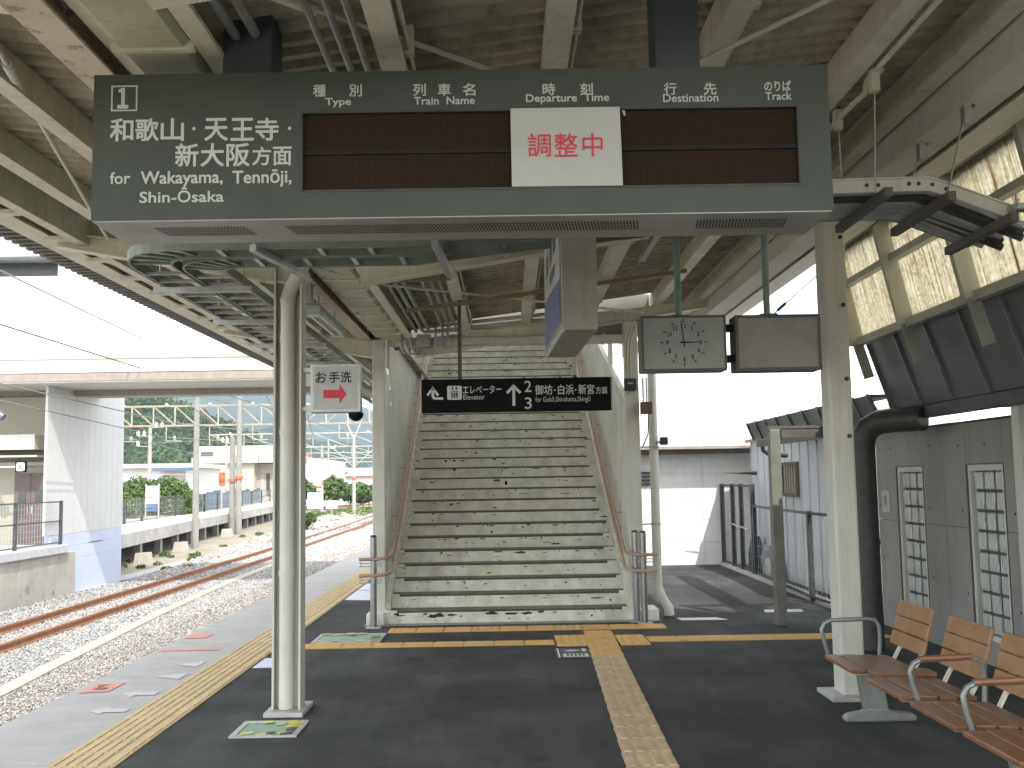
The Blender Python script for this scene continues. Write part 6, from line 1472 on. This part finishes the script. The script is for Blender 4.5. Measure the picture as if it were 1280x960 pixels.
for k in range(26):
    x = -120 + k * 4.6 + random.uniform(-1, 1); y = 230 + random.uniform(-15, 60); h = random.uniform(1.8, 4.6); w = random.uniform(2.2, 4)
    house('distant_house', 'tiny distant house below the hills, %s from the left' % (['first', 'second', 'third', 'fourth', 'fifth', 'sixth', 'seventh', 'eighth', 'ninth', 'tenth', 'eleventh', 'twelfth', 'thirteenth', 'fourteenth', 'fifteenth', 'sixteenth', 'seventeenth', 'eighteenth', 'nineteenth', 'twentieth', 'twenty-first', 'twenty-second', 'twenty-third', 'twenty-fourth', 'twenty-fifth', 'twenty-sixth'][k]), x - w, x + w, y, y + 7, h, random.choice([HWHITE, HBEIGE, HWHITE]), random.choice([HROOF, HROOF, HROOFB]), [(x - 1, x + .6, h - 1.6, h - .7)], .4, .3, gable=random.choice((1.2, 1.6)))['group'] = 'distant houses below the hills'
# hills and mountain
def ridge(name, xs, hs, y0, depth, m, nx=90, ny=26, rough=.12, seed=3):
    r_ = np.random.default_rng(seed); X = np.linspace(xs[0], xs[-1], nx); H = np.interp(X, xs, hs)
    V = []; ph = r_.uniform(0, 6, 8)
    for j in range(ny):
        t_ = j / (ny - 1); prof = math.sin(min(t_ * 1.15, 1) * PI / 2) if t_ < .87 else math.cos((t_ - .87) / .13 * PI / 2) * 1.0
        for i, x in enumerate(X):
            n_ = sum(math.sin(x * (.9 + k) * 6.28 / (xs[-1] - xs[0]) * 3 + ph[k] + t_ * 3 * (k + 1)) / (k + 1) for k in range(6)) * rough
            V.append((x, y0 + depth * t_, GZ + H[i] * prof * (1 + n_ * .5) + (0 if t_ else -2)))
    f = [(j * nx + i, j * nx + i + 1, (j + 1) * nx + i + 1, (j + 1) * nx + i) for j in range(ny - 1) for i in range(nx - 1)]
    b = MB(); b.add(V, f, 0, True); return struct(b.build(name, m)), np.array(V).reshape(ny, nx, 3)
hill, HV = ridge('hill', [-330, -240, -160, -120, -95, -78, -60, -45], [52, 56, 40, 32, 22, 10, 3, 0], 260, 120, FOREST)
# trees on the near hill: clumps of leaves, each crown a clump, one mass
pts = HV[1:20].reshape(-1, 3); pts = pts[(pts[:, 0] < -55) & (pts[:, 0] > -200)]
sel = pts[rng.choice(len(pts), 620)]
bl = [(p_[0] + rng.uniform(-3, 3), p_[1] - rng.uniform(0, 3), p_[2] + rng.uniform(0, 2.0), rng.uniform(1.8, 4.2)) for p_ in sel]
fo = foliage('forest', bl, 90000, .55, [FOREST, FOREST, FORESTL], 21, flat=.85); struct(fo, 'stuff')
ridge('mountain', [-1600, -900, -620, -480, -380, -300, -200, -60, 200], [300, 260, 240, 225, 200, 165, 125, 88, 60], 1250, 500, MOUNT, 140, 30, .16, 5)
ridge('mountain', [-700, -420, -300, -220, -150, -90, -20], [70, 60, 58, 50, 36, 26, 10], 620, 200, MOUNT, 120, 26, .2, 8)

# ================================================================== HAZE
hz = MB(); hz.box(-1650, 320, -30, 1790, GZ - 1, 330)
hm = bpy.data.materials.new('haze_volume'); hm.use_nodes = True; n = hm.node_tree.nodes; n.clear()
o_ = n.new('ShaderNodeOutputMaterial'); v_ = n.new('ShaderNodeVolumePrincipled'); v_.inputs['Color'].default_value = (.66, .80, 1, 1); v_.inputs['Density'].default_value = .00024
hm.node_tree.links.new(v_.outputs[0], o_.inputs['Volume'])
HAZE = True
if HAZE: struct(hz.build('haze', hm), 'stuff')
